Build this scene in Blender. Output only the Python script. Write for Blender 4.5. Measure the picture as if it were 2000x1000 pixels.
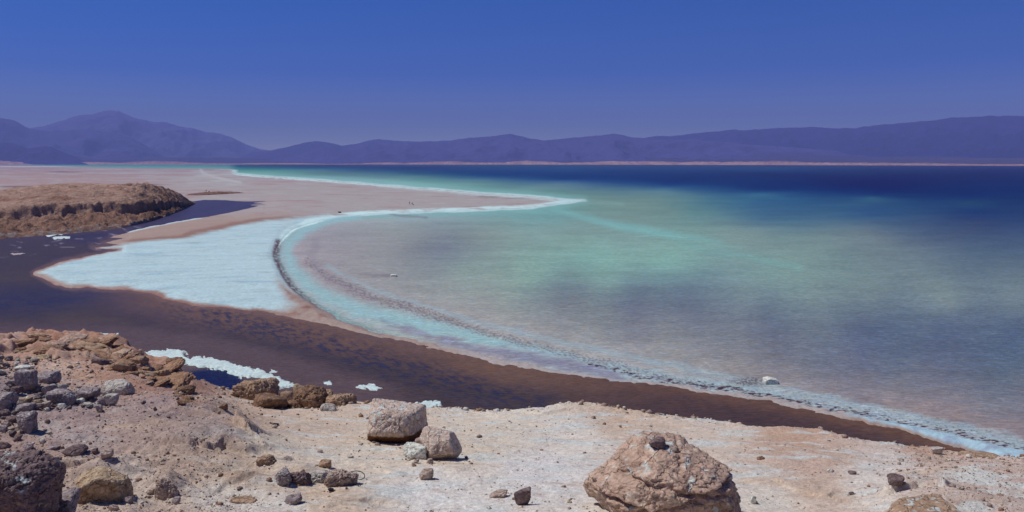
import bpy, bmesh, math, random
import numpy as np
from mathutils import Vector

for o in list(bpy.data.objects): bpy.data.objects.remove(o)
sc = bpy.context.scene
COL = sc.collection

# ------------------------------------------------------------------ camera
CAM_H = 22.0            # metres above the lake
FPX = 1500.0            # focal length for a picture 2000 wide
HV = 317.5              # row of the horizon
TH = math.atan((500 - HV) / FPX)
cam = bpy.data.cameras.new('camera'); cam_o = bpy.data.objects.new('camera', cam); COL.objects.link(cam_o)
cam.sensor_width = 36; cam.lens = 36 * FPX / 2000; cam.clip_start = 0.1; cam.clip_end = 80000
cam_o.location = (0, 0, CAM_H); cam_o.rotation_euler = (math.pi / 2 - TH, 0, 0)
sc.camera = cam_o

# ------------------------------------------------------------------ sky and sun
SUN_EL, SUN_AZ = math.radians(58), math.radians(-76)      # azimuth measured from +Y towards +X
world = bpy.data.worlds.new('World'); sc.world = world; world.use_nodes = True
SKY_T = ((1.9, 1.10, 0.62), (1.15, 0.80, 0.64), (0.15, 0.50, 0.84), (0.0, 0.56, 1.0))   # white balance of the sky, by height
wn = world.node_tree; bg = wn.nodes['Background']
sky = wn.nodes.new('ShaderNodeTexSky'); sky.sky_type = 'NISHITA'; sky.sun_disc = False
sky.sun_elevation = SUN_EL; sky.sun_rotation = SUN_AZ
sky.altitude = 6000; sky.air_density = 1.0; sky.dust_density = 0.5; sky.ozone_density = 10
tc = wn.nodes.new('ShaderNodeTexCoord'); sep = wn.nodes.new('ShaderNodeSeparateXYZ'); cr = wn.nodes.new('ShaderNodeValToRGB')
wn.links.new(tc.outputs['Generated'], sep.inputs[0]); wn.links.new(sep.outputs['Z'], cr.inputs[0])
e = cr.color_ramp.elements; e[0].position = 0.0; e[0].color = (*SKY_T[0], 1); e[1].position = 0.22; e[1].color = (*SKY_T[3], 1)
for k, p in ((1, 0.04), (2, 0.11)): q = e.new(p); q.color = (*SKY_T[k], 1)
tint = wn.nodes.new('ShaderNodeMix'); tint.data_type = 'RGBA'; tint.blend_type = 'MULTIPLY'; tint.inputs[0].default_value = 1
wn.links.new(sky.outputs[0], tint.inputs[6]); wn.links.new(cr.outputs[0], tint.inputs[7]); wn.links.new(tint.outputs[2], bg.inputs[0])
bg.inputs[1].default_value = 0.11
sl = bpy.data.lights.new('sun', 'SUN'); sun = bpy.data.objects.new('sun', sl); COL.objects.link(sun)
sl.energy = 3.7; sl.angle = math.radians(0.53); sl.color = (1.0, 0.965, 0.93)
sdir = Vector((math.sin(SUN_AZ) * math.cos(SUN_EL), math.cos(SUN_AZ) * math.cos(SUN_EL), math.sin(SUN_EL)))
sun.rotation_euler = sdir.to_track_quat('Z', 'Y').to_euler(); sun.location = (-30, 20, 60)
vs = sc.view_settings
vs.view_transform = 'Standard'; vs.look = 'None'; vs.exposure = 0.0; vs.gamma = 1.0; vs.use_curve_mapping = False
sc.cycles.volume_bounces = 0
sc.cycles.max_bounces = 6
sc.cycles.use_denoising = True

# ------------------------------------------------------------------ small tools
def lin(c):
    c = np.asarray(c, float) / 255.0
    return np.where(c <= 0.04045, c / 12.92, ((c + 0.055) / 1.055) ** 2.4)
EIR = np.array([0.935, 0.92, 1.06])                   # light a level surface sends back at albedo 1
def alb(c):                                          # albedo of a level sunlit surface that photographs as c
    return np.clip(lin(c) / EIR, 0.002, 0.92)

def tag(o, label=None, cat=None, group=None, kind=None):
    if label: o['label'] = label
    if cat: o['category'] = cat
    if group: o['group'] = group
    if kind: o['kind'] = kind
    return o

_rs = np.random.RandomState(7)
_P = np.concatenate([_rs.permutation(256)] * 3).astype(np.int32)
_A = np.linspace(0, 2 * math.pi, 256, endpoint=False)
_G2 = np.stack([np.cos(_A), np.sin(_A)], 1).astype(np.float32)[_rs.permutation(256)]
_g = _rs.normal(size=(256, 3)); _G3 = (_g / np.linalg.norm(_g, axis=1, keepdims=True)).astype(np.float32)
def fade(t): return t * t * t * (t * (t * 6 - 15) + 10)
def noise2(x, y, seed=0):
    x = np.asarray(x, np.float64) + seed * 17.137; y = np.asarray(y, np.float64) - seed * 9.731
    xi = np.floor(x); yi = np.floor(y)
    xf = (x - xi).astype(np.float32); yf = (y - yi).astype(np.float32)
    xi = xi.astype(np.int64) & 255; yi = yi.astype(np.int64) & 255
    u = fade(xf); v = fade(yf); x1 = (xi + 1) & 255; y1 = (yi + 1) & 255
    def d(a, b, dx, dy):
        g = _G2[_P[_P[a] + b]]; return g[..., 0] * dx + g[..., 1] * dy
    n0 = d(xi, yi, xf, yf); n1 = d(x1, yi, xf - 1, yf); n2 = d(xi, y1, xf, yf - 1); n3 = d(x1, y1, xf - 1, yf - 1)
    a = n0 + u * (n1 - n0); b = n2 + u * (n3 - n2)
    return 1.5 * (a + v * (b - a))
def noise3(p, seed=0):
    p = np.asarray(p, np.float64) + seed * np.array([13.7, 7.3, 3.1])
    i = np.floor(p); f = (p - i).astype(np.float32); i = i.astype(np.int64) & 255; j = (i + 1) & 255
    w = fade(f); r = 0
    for a in (0, 1):
        for b in (0, 1):
            for c in (0, 1):
                X = j[:, 0] if a else i[:, 0]; Y = j[:, 1] if b else i[:, 1]; Z = j[:, 2] if c else i[:, 2]
                g = _G3[_P[_P[_P[X] + Y] + Z]]
                dd = g[:, 0] * (f[:, 0] - a) + g[:, 1] * (f[:, 1] - b) + g[:, 2] * (f[:, 2] - c)
                r = r + dd * (w[:, 0] if a else 1 - w[:, 0]) * (w[:, 1] if b else 1 - w[:, 1]) * (w[:, 2] if c else 1 - w[:, 2])
    return 1.5 * r
def fbm(x, y, oct=4, seed=0, gain=0.5, lac=2.03):
    s = 0; a = 1.0; t = 0
    for k in range(oct):
        s = s + a * noise2(x, y, seed + k * 3); t += a; a *= gain; x = x * lac; y = y * lac
    return s / t
def ridged(x, y, oct=4, seed=0, gain=0.5, lac=2.05):
    s = 0; a = 1.0; t = 0
    for k in range(oct):
        s = s + a * (1 - np.abs(noise2(x, y, seed + k * 5)) * 1.8); t += a; a *= gain; x = x * lac; y = y * lac
    return s / t
def fbm3(p, oct=4, seed=0, gain=0.5, ridge=False):
    s = 0; a = 1.0; t = 0; p = np.asarray(p)
    for k in range(oct):
        n = noise3(p, seed + k * 3); s = s + a * ((1 - 2 * np.abs(n)) if ridge else n); t += a; a *= gain; p = p * 2.07
    return s / t
def sst(a, b, x):
    t = np.clip((x - a) / (b - a), 0, 1); return t * t * (3 - 2 * t)
def mixc(c, col, w):                                 # c (n,3), col (3,) albedo, w (n,)
    return c + (np.asarray(col) - c) * w[:, None]

def ray(u, v):
    a = (u - 1000) / FPX; b = (500 - v) / FPX
    return a, math.cos(TH) + b * math.sin(TH), -math.sin(TH) + b * math.cos(TH)
def at(u, v, Y):                                     # point of the sight line at ground distance Y
    x, y, z = ray(u, v); t = Y / y
    return np.array([x * t, Y, CAM_H + z * t])
def flat(u, v, z0=0.0):                              # point of the level z0
    x, y, z = ray(u, v); t = (z0 - CAM_H) / z
    return np.array(np.broadcast_arrays(x * t, y * t, z0), float)
def survey(X, Y, Z=0.0):                             # where a place lies on the survey sheet
    d = Y * math.cos(TH) - (Z - CAM_H) * math.sin(TH); d = np.maximum(d, 0.1)
    up = Y * math.sin(TH) + (Z - CAM_H) * math.cos(TH)
    return 1000 + FPX * X / d, 500 - FPX * up / d

def sdpoly(px, py, poly):                            # signed distance, positive inside
    poly = np.asarray(poly, np.float64); n = len(poly)
    best = np.full(px.shape, 1e18); ins = np.zeros(px.shape, bool)
    for i in range(n):
        x0, y0 = poly[i]; x1, y1 = poly[(i + 1) % n]
        ex, ey = x1 - x0, y1 - y0; wx = px - x0; wy = py - y0
        t = np.clip((wx * ex + wy * ey) / (ex * ex + ey * ey + 1e-12), 0, 1)
        best = np.minimum(best, (wx - ex * t) ** 2 + (wy - ey * t) ** 2)
        if y0 != y1: ins ^= ((y0 > py) != (y1 > py)) & (px < ex * (py - y0) / ey + x0)
    return np.where(ins, 1, -1) * np.sqrt(best)
def dline(px, py, line):                             # distance, running parameter and side
    line = np.asarray(line, np.float64); best = np.full(px.shape, 1e18); par = np.zeros(px.shape); side = np.zeros(px.shape)
    L = 0; seg = np.hypot(*(line[1:] - line[:-1]).T); tot = seg.sum()
    for i in range(len(line) - 1):
        x0, y0 = line[i]; ex, ey = line[i + 1] - line[i]; wx = px - x0; wy = py - y0
        t = np.clip((wx * ex + wy * ey) / (ex * ex + ey * ey + 1e-12), 0, 1)
        d = (wx - ex * t) ** 2 + (wy - ey * t) ** 2; m = d < best
        best = np.where(m, d, best); par = np.where(m, (L + t * seg[i]) / tot, par); side = np.where(m, np.sign(ex * wy - ey * wx), side)
        L += seg[i]
    return np.sqrt(best), par, side
def shepard(x, y, pts, vals, p=3.0, eps=4.0):
    num = np.zeros((x.size, vals.shape[1])); den = np.zeros(x.size)
    for (a, b), v in zip(pts, vals):
        w = 1.0 / ((x - a) ** 2 + (y - b) ** 2 + eps * eps) ** (p / 2)
        num += w[:, None] * v; den += w
    return num / den[:, None]

def spline(x, y, pts, vals, lam=0.02):               # smooth surface through scattered samples
    pts = np.asarray(pts, float); n = len(pts); A = np.zeros((n + 3, n + 3))
    r2 = ((pts[:, None] - pts[None]) ** 2).sum(-1); A[:n, :n] = r2 * np.log(r2 + 1e-9) * 0.5 + np.eye(n) * lam
    A[:n, n:] = np.c_[np.ones(n), pts]; A[n:, :n] = A[:n, n:].T
    W = np.linalg.solve(A, np.vstack([vals, np.zeros((3, vals.shape[1]))]))
    out = W[n] + x[:, None] * W[n + 1] + y[:, None] * W[n + 2]
    for (a, b), w in zip(pts, W[:n]):
        r = (x - a) ** 2 + (y - b) ** 2; out += (r * np.log(r + 1e-9) * 0.5)[:, None] * w
    return out

def mesh_obj(name, V, F, mat, col=None, smooth=True, parent=None):
    me = bpy.data.meshes.new(name)
    V = np.asarray(V, np.float32); F = np.asarray(F, np.int32); k = F.shape[1]
    me.vertices.add(len(V)); me.vertices.foreach_set('co', V.ravel())
    me.loops.add(F.size); me.loops.foreach_set('vertex_index', F.ravel())
    me.polygons.add(len(F)); me.polygons.foreach_set('loop_start', np.arange(0, F.size, k, dtype=np.int32))
    if smooth: me.polygons.foreach_set('use_smooth', np.ones(len(F), bool))
    me.update(calc_edges=True)
    if col is not None:
        at_ = me.color_attributes.new('Col', 'FLOAT_COLOR', 'POINT')
        at_.data.foreach_set('color', np.concatenate([col, np.ones((len(col), 1))], 1).astype(np.float32).ravel())
    me.materials.append(mat)
    o = bpy.data.objects.new(name, me); COL.objects.link(o)
    if parent: o.parent = parent
    return o
def quads(nr, nc):
    i = np.arange(nr * nc).reshape(nr, nc)
    return np.stack([i[:-1, :-1], i[:-1, 1:], i[1:, 1:], i[1:, :-1]], -1).reshape(-1, 4)
def keep(V, F, col, mask_v):                         # only the faces with a marked corner
    f = F[mask_v[F].any(1)]; used = np.unique(f); m = np.full(len(V), -1); m[used] = np.arange(len(used))
    return V[used], m[f], col[used]

# ------------------------------------------------------------------ materials
def new_mat(name):
    m = bpy.data.materials.new(name); m.use_nodes = True
    return m, m.node_tree, m.node_tree.nodes['Principled BSDF']
def nd(nt, t, **k):
    n = nt.nodes.new(t)
    for a, b in k.items(): setattr(n, a, b)
    return n
def noise_node(nt, vec, scale, detail=4, rough=0.55, dist=0.0):
    n = nd(nt, 'ShaderNodeTexNoise'); n.inputs['Scale'].default_value = scale; n.inputs['Detail'].default_value = detail
    n.inputs['Roughness'].default_value = rough; n.inputs['Distortion'].default_value = dist
    nt.links.new(vec, n.inputs['Vector']); return n.outputs['Fac']
def scaled(nt, vec, s):
    m = nd(nt, 'ShaderNodeMapping'); m.inputs['Scale'].default_value = s; nt.links.new(vec, m.inputs[0]); return m.outputs[0]
def ramp(nt, fac, a, b, lo=0.0, hi=1.0):
    m = nd(nt, 'ShaderNodeMapRange'); m.inputs[1].default_value = a; m.inputs[2].default_value = b
    m.inputs[3].default_value = lo; m.inputs[4].default_value = hi; nt.links.new(fac, m.inputs[0]); return m.outputs[0]
def math_node(nt, op, a, b):
    m = nd(nt, 'ShaderNodeMath', operation=op)
    for i, x in enumerate((a, b)):
        if isinstance(x, (int, float)): m.inputs[i].default_value = x
        else: nt.links.new(x, m.inputs[i])
    return m.outputs[0]
def mul_col(nt, col, fac):                           # colour times a grey factor
    m = nd(nt, 'ShaderNodeVectorMath', operation='SCALE'); nt.links.new(col, m.inputs[0]); nt.links.new(fac, m.inputs['Scale']); return m.outputs[0]
def earth_mat(name, grain=12.0, var=(0.72, 1.25), bump=((3, 0.3), (14, 0.15)), rough=0.95, spec=0.15, speck=None, crack=None):
    m, nt, b = new_mat(name)
    co = nd(nt, 'ShaderNodeTexCoord').outputs['Object']
    at_ = nd(nt, 'ShaderNodeAttribute', attribute_name='Col').outputs['Color']
    n1 = noise_node(nt, co, grain, 6, 0.7); n2 = noise_node(nt, co, grain * 5.3, 3, 0.6)
    f = math_node(nt, 'MULTIPLY', ramp(nt, n1, 0.3, 0.7, *var), ramp(nt, n2, 0.3, 0.7, 0.86, 1.12))
    c = mul_col(nt, at_, f)
    if speck:                                        # pale and dark grains lying in the crust
        vo = nd(nt, 'ShaderNodeTexVoronoi'); vo.inputs['Scale'].default_value = speck; nt.links.new(co, vo.inputs['Vector'])
        sep = nd(nt, 'ShaderNodeSeparateColor'); nt.links.new(vo.outputs['Color'], sep.inputs[0])
        c = mul_col(nt, c, ramp(nt, sep.outputs[0], 0.0, 1.0, 0.85, 1.14))
    nt.links.new(c, b.inputs['Base Color'])
    b.inputs['Roughness'].default_value = rough; b.inputs['Specular IOR Level'].default_value = spec
    prev = None
    for s, d in bump:
        bp = nd(nt, 'ShaderNodeBump'); bp.inputs['Strength'].default_value = 1.0; bp.inputs['Distance'].default_value = d
        nt.links.new(noise_node(nt, co, s, 5, 0.65), bp.inputs['Height'])
        if prev: nt.links.new(prev, bp.inputs['Normal'])
        prev = bp.outputs['Normal']
    if crack:
        wv_ = nd(nt, 'ShaderNodeVectorMath', operation='ADD'); ns = nd(nt, 'ShaderNodeTexNoise'); ns.inputs['Scale'].default_value = 5; nt.links.new(co, ns.inputs['Vector'])
        sc_ = nd(nt, 'ShaderNodeVectorMath', operation='SCALE'); sc_.inputs['Scale'].default_value = 0.35; nt.links.new(ns.outputs['Color'], sc_.inputs[0]); nt.links.new(co, wv_.inputs[0]); nt.links.new(sc_.outputs[0], wv_.inputs[1])
        vo = nd(nt, 'ShaderNodeTexVoronoi', feature='DISTANCE_TO_EDGE'); vo.inputs['Scale'].default_value = crack; nt.links.new(wv_.outputs[0], vo.inputs['Vector'])
        bp = nd(nt, 'ShaderNodeBump'); bp.inputs['Distance'].default_value = 0.018; nt.links.new(ramp(nt, vo.outputs['Distance'], 0.0, 0.06), bp.inputs['Height']); nt.links.new(prev, bp.inputs['Normal']); prev = bp.outputs['Normal']
    if prev: nt.links.new(prev, b.inputs['Normal'])
    return m
def water_mat(name, wave, rough=0.22, spec=0.3, height=0.06, caustic=0.0, var=(0.9, 1.1), stretch=(1, 2.2, 1)):
    m, nt, b = new_mat(name)
    co = nd(nt, 'ShaderNodeTexCoord').outputs['Object']
    at_ = nd(nt, 'ShaderNodeAttribute', attribute_name='Col').outputs['Color']
    st = scaled(nt, co, stretch)
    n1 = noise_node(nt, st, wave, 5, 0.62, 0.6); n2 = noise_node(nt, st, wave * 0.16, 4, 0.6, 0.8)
    f = math_node(nt, 'MULTIPLY', ramp(nt, n1, 0.3, 0.7, *var), ramp(nt, n2, 0.3, 0.7, 0.93, 1.07))  # wave glints and dark troughs painted into the water colour
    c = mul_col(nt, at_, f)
    if caustic:                                        # painted caustics: net of bright light lines multiplied into the colour
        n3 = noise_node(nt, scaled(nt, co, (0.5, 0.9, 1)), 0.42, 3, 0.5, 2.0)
        r = ramp(nt, math_node(nt, 'ABSOLUTE', math_node(nt, 'SUBTRACT', n3, 0.5), 0), 0.0, 0.035, caustic, 0.0)
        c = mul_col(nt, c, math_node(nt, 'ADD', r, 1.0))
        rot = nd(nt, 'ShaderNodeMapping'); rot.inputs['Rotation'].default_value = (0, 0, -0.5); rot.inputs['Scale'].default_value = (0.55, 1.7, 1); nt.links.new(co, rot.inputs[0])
        fl = ramp(nt, noise_node(nt, rot.outputs[0], wave * 0.75, 2, 0.5, 0.4), 0.58, 0.70, 0.0, 0.30); fk = ramp(nt, noise_node(nt, co, 0.05, 3), 0.4, 0.65)  # short ripple glints, painted as brighter flecks of colour
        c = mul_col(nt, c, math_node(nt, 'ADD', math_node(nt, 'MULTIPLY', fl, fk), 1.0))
    n4 = noise_node(nt, scaled(nt, co, (1, 1.6, 1)), wave * 0.5, 4, 0.65, 1.0)                                         # random cooler and warmer tint in small patches
    tm = nd(nt, 'ShaderNodeMix', data_type='RGBA'); nt.links.new(ramp(nt, n4, 0.35, 0.65), tm.inputs[0]); tm.inputs[6].default_value = (0.93, 0.985, 1.06, 1); tm.inputs[7].default_value = (1.09, 1.02, 0.93, 1)
    mm = nd(nt, 'ShaderNodeMix', data_type='RGBA', blend_type='MULTIPLY'); mm.inputs[0].default_value = 1; nt.links.new(c, mm.inputs[6]); nt.links.new(tm.outputs[2], mm.inputs[7]); c = mm.outputs[2]
    nt.links.new(c, b.inputs['Base Color'])
    b.inputs['Roughness'].default_value = rough; b.inputs['Specular IOR Level'].default_value = spec; b.inputs['IOR'].default_value = 1.33
    bp = nd(nt, 'ShaderNodeBump'); bp.inputs['Strength'].default_value = 1.0; bp.inputs['Distance'].default_value = height
    nt.links.new(n1, bp.inputs['Height']); nt.links.new(bp.outputs['Normal'], b.inputs['Normal'])
    return m
M_FLAT = earth_mat('salt_and_sand', 0.35, (0.93, 1.07), ((0.8, 0.12), (4, 0.05)), 0.8, 0.2)
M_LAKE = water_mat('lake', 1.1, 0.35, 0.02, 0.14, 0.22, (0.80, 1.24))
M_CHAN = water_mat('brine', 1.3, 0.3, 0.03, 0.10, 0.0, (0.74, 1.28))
M_BLUFF = earth_mat('crusted_earth', 9.0, (0.86, 1.14), ((5, 0.035), (18, 0.022), (55, 0.010)), 0.95, 0.1, 22)
M_ROCK = earth_mat('rock', 7.0, (0.75, 1.22), ((6, 0.03), (24, 0.014), (80, 0.005)), 0.92, 0.15, 34, 3.2)
M_HILL = earth_mat('mountain_rock', 0.006, (0.8, 1.2), ((0.004, 60), (0.02, 12)), 1.0, 0.0)
M_MOUND = earth_mat('mound_rock', 0.13, (0.74, 1.22), ((0.4, 1.8), (2.2, 0.3)), 1.0, 0.05)

# ------------------------------------------------------------------ base sheet to the horizon
V = np.array([[-24000, -3000, -3], [24000, -3000, -3], [24000, 17300, -3], [-24000, 17300, -3]], float)
tag(mesh_obj('ground', V, [[0, 1, 2, 3]], M_FLAT, np.tile(alb((150, 130, 132)), (4, 1))), kind='structure')

# ------------------------------------------------------------------ salt flat, lake and channel, on one survey sheet
LAKE = [(150, 325.6), (230, 327.6), (300, 328.6), (380, 329.3), (448, 330.2), (464, 332.5), (455, 336.2), (466, 340), (510, 344), (560, 347.5),
        (620, 351.5), (680, 356), (750, 362), (850, 370), (950, 377.5), (1040, 383.5), (1090, 388), (1120, 390), (1142, 391.5), (1122, 394), (1095, 397.5),
        (1072, 401.5), (1040, 405.5), (980, 409), (900, 412), (800, 415.5), (720, 419), (670, 422.5), (635, 427.5), (600, 437), (570, 450), (552, 464),
        (542, 480), (538, 495), (541, 512), (552, 535), (568, 558), (592, 580), (625, 602), (662, 622), (705, 639), (760, 653), (850, 673), (930, 691),
        (1010, 707), (1100, 724), (1200, 741), (1300, 748), (1400, 762), (1500, 777), (1600, 795), (1680, 811), (1760, 828), (1850, 846), (2000, 880),
        (2400, 975), (3400, 1200), (3400, 318.6), (-500, 318.6), (-100, 321), (60, 323.2)]
CHAN = [(523, 392.6), (470, 392.8), (430, 391.2), (400, 389.8), (368, 393), (340, 402), (200, 420), (0, 432), (-300, 438), (-900, 440), (-900, 1250), (2150, 1250),
        (2010, 930), (1915, 892), (1880, 876), (1800, 853), (1700, 828), (1600, 805), (1500, 784), (1400, 769), (1300, 754), (1230, 746), (1150, 738), (1050, 722),
        (980, 711), (900, 693), (830, 674), (760, 659), (690, 649), (640, 636), (590, 623), (555, 614), (500, 607), (430, 600), (375, 597), (338, 586), (318, 580),
        (290, 572), (240, 566), (190, 564), (140, 562), (100, 552), (66, 537), (74, 528), (110, 514), (160, 503), (205, 493), (236, 487), (210, 487), (182, 483.5),
        (235, 478), (203, 473.5), (243, 465), (212, 464), (250, 452), (300, 442), (345, 433), (390, 425), (440, 417.5), (490, 406), (508, 402), (482, 400), (520, 399), (490, 396)]
SALT = [(240, 477), (300, 474), (350, 469), (397, 457), (450, 445), (500, 436), (560, 428.5), (640, 419.5), (700, 417), (800, 414), (900, 410.5), (1000, 407), (1060, 401),
        (1086, 394), (1094, 387), (1150, 389), (1130, 400), (1000, 414), (800, 422), (660, 432), (590, 452), (560, 480), (556, 500), (566, 535), (590, 566), (606, 590), (596, 606), (565, 613),
        (500, 605), (430, 597), (375, 594), (338, 582), (318, 576), (290, 569), (240, 562), (190, 561), (140, 558), (112, 549), (76, 535), (90, 526), (140, 510), (200, 496), (236, 486.5), (196, 484)]
TANP = [(540, 552), (575, 575), (612, 598), (650, 620), (700, 640), (770, 655), (830, 668), (900, 690), (830, 680), (760, 664), (690, 652), (600, 628), (540, 612), (575, 600)]
PURPLE = [(745, 626), (830, 648), (950, 677), (1070, 696), (1150, 710), (1205, 727), (1232, 742), (1190, 742), (1100, 722), (1000, 706), (920, 688), (850, 668), (785, 645)]
WSTRIP = [(1650, 808), (1740, 822), (1850, 848), (2000, 884), (2200, 930), (2200, 985), (2000, 925), (1915, 890), (1800, 850), (1700, 824)]

vv = np.concatenate([np.array([318.6, 318.9, 319.3, 319.8, 320.3]), np.arange(320.8, 345, 0.8), np.arange(345, 930, 1.35), np.linspace(932, 1200, 14)])
uu = np.concatenate([np.linspace(-700, -60, 45)[:-1], np.arange(-60, 2061, 2.7), np.linspace(2062, 2700, 45)])
UU, VV = np.meshgrid(uu, vv); NR, NC = UU.shape
u = UU.ravel(); v = VV.ravel()
PX, PY, _ = flat(u, v)
F = quads(NR, NC)
s = np.log(np.maximum(v - 310, 2))                   # equal steps of this are equal ratios of distance
def wig(ku, kv, oct, seed): return fbm(u / ku, v / kv, oct, seed)
near = np.clip((v - HV) / 300, 0.03, 1.6)
wu = u + wig(70, 22, 5, 1) * 16 * near ** 0.5; wv = v + wig(60, 20, 5, 2) * 6 * near ** 0.8 + wig(14, 5, 3, 9) * 2.0 * near
sd_lake = sdpoly(wu, wv, LAKE); sd_ch = sdpoly(wu, wv, CHAN)
sd_land = np.minimum(-sd_lake, -sd_ch)               # positive on dry ground
sd_salt = sdpoly(wu, wv, SALT)

# --- dry ground: albedo of sand, crust and stains
streak = fbm(u / 190, v / 5.0, 5, 11); streak2 = fbm(u / 60, v / 2.6, 4, 12); patch = fbm(PX / 9, PY / 14, 5, 13)
c = np.tile(alb((166, 155, 157)), (len(u), 1))
c = mixc(c, alb((163, 136, 138)), sst(0.0, 0.5, streak * 1.1 + 0.30 - (u - 250) / 900))
c = mixc(c, alb((172, 166, 170)), sst(0.1, 0.5, streak2) * 0.8)
c = mixc(c, alb((158, 128, 124)), sst(0.22, 0.5, fbm(u / 120, v / 3.2, 4, 15)) * 0.75)
c = mixc(c, alb((176, 172, 176)), sst(30, 8, np.abs(v - 346 - (u - 420) * 0.05)) * sst(330, 400, u) * sst(520, 440, u) * sst(-0.3, 0.3, streak2))
c = mixc(c, alb((163, 138, 131)), sst(405, 440, v) * sst(640, 560, u))
tr, _, _ = dline(u, v, [(392, 331), (396, 338), (415, 345), (440, 352), (470, 357)])      # old tyre track
c = mixc(c, alb((182, 180, 182)), sst(4, 1, tr) * 0.8)
c = mixc(c, alb((196, 190, 192)), sst(1.6, 0.5, np.abs(v - 325.4)) * sst(420, 250, u))
c = mixc(c, alb((128, 84, 70)), sst(7, 1, np.abs(sd_salt + 2.5)) * sst(420, 432, v) * sst(230, 260, u) * 0.6)
for (a, b, w_, h_, k_) in [(40, 366, 75, 1.6, 0.75), (125, 336, 40, 0.9, 0.8), (190, 361, 60, 0.9, 0.0), (290, 361, 40, 0.8, 0.8), (955, 385, 34, 1.1, 0.6), (1010, 387.5, 30, 1.5, 0.45), (455, 398, 0.1, .1, 0)]:
    c = mixc(c, alb((92, 80, 92)), sst(1.2, 0.5, np.hypot((wu - a) / w_, (v - b) / h_) + 0.5 * streak2) * k_)
salt_n = fbm(PX / 16 + PY / 30, PY / 4.0 - PX / 14, 5, 21)
saltc = np.tile(alb((178, 199, 210)), (len(u), 1))
saltc = mixc(saltc, alb((180, 205, 217)), sst(0.0, 0.45, salt_n)); saltc = mixc(saltc, alb((158, 186, 205)), sst(0.05, 0.5, -salt_n))
saltc = mixc(saltc, alb((154, 160, 158)), sst(0.22, 0.5, fbm(u / 60 + v / 9, v / 2.6 + u / 70, 5, 23)) * 0.5)
ws = sst(-2.5, 4.5, sd_salt + patch * 4 + 2.5 * streak2); c = c + (saltc - c) * ws[:, None]
c = mixc(c, alb((150, 100, 92)), sst(1, 0, np.abs(sd_ch) / np.maximum(0.7, 4 + 13 * fbm(u / 70, v / 30, 3, 28))) * sst(470, 500, v) * sst(520, 400, u) * 0.7 * sst(-0.5, 0.2, patch))
t = sdpoly(wu, wv, TANP); c = mixc(c, alb((160, 138, 132)), sst(-16, 12, t + 6 * patch)); c = mixc(c, alb((132, 84, 74)), sst(-2, 12, t) * sst(-0.1, 0.4, fbm(u / 40, v / 14, 4, 25)) * 0.8)
t = sdpoly(wu, wv, WSTRIP); c = mixc(c, alb((160, 186, 205)), sst(-6, 3, t)); c = mixc(c, alb((142, 150, 180)), sst(-3, 6, t) * sst(-0.1, 0.4, fbm(u / 50, v / 8, 4, 26)) * 0.7)
c = mixc(c, alb((150, 118, 104)), sst(5, 0, np.abs(sd_ch + 1)) * sst(1600, 1700, u) * 0.8)
lw, _, _ = dline(u, v, [(252, 452), (300, 441.5), (345, 432.5), (392, 425)]); c = mixc(c, alb((190, 206, 216)), sst(3.5, 1.2, lw + patch) * 0.9)
rim = (sst(4.2, 1.5, np.abs(sd_lake + 3.0)) * sst(345, 420, v) * sst(500, 450, v) + sst(2.2, 0.8, np.abs(sd_lake + 1.4)) * sst(400, 340, v) * sst(445, 462, u))
c = mixc(c, alb((196, 222, 228)), np.clip(rim, 0, 1) * sst(-0.5, 0.1, patch)); 
drk, dp, _ = dline(u, v, [(543, 474), (538, 492), (541, 512), (553, 536), (570, 560), (594, 582), (628, 604), (665, 624), (705, 640), (745, 652)])
wr = sst(9, 2, drk + 2.5 * patch) * sst(-0.7, 0.0, fbm(u / 5, v / 3, 2, 27))
wr = wr * (0.35 + 0.65 * sst(640, 560, u))
c = mixc(c, alb((96, 74, 84)), wr)
land_c = c * (1 + 0.05 * patch)[:, None]
# relief: the crust stands a little above the water, the spit's back half a metre
scale_m = (PY / FPX)
land_z = np.clip(sd_land, -5, 14) * 0.03 + 0.25 * sst(6, 40, sd_land) * (1 - ws) + 0.04 * patch * sst(0, 8, sd_land) + 0.10 * np.clip(rim, 0, 1)
land_z = np.where(sd_land < 0, np.minimum(land_z, -0.01), np.maximum(land_z, 0.004))
mask = sd_land > -4
Vt, Ft, Ct = keep(np.stack([PX, PY, land_z], 1), F, land_c, mask)
tag(mesh_obj('salt_flat', Vt, Ft, M_FLAT, Ct), kind='structure')

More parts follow.
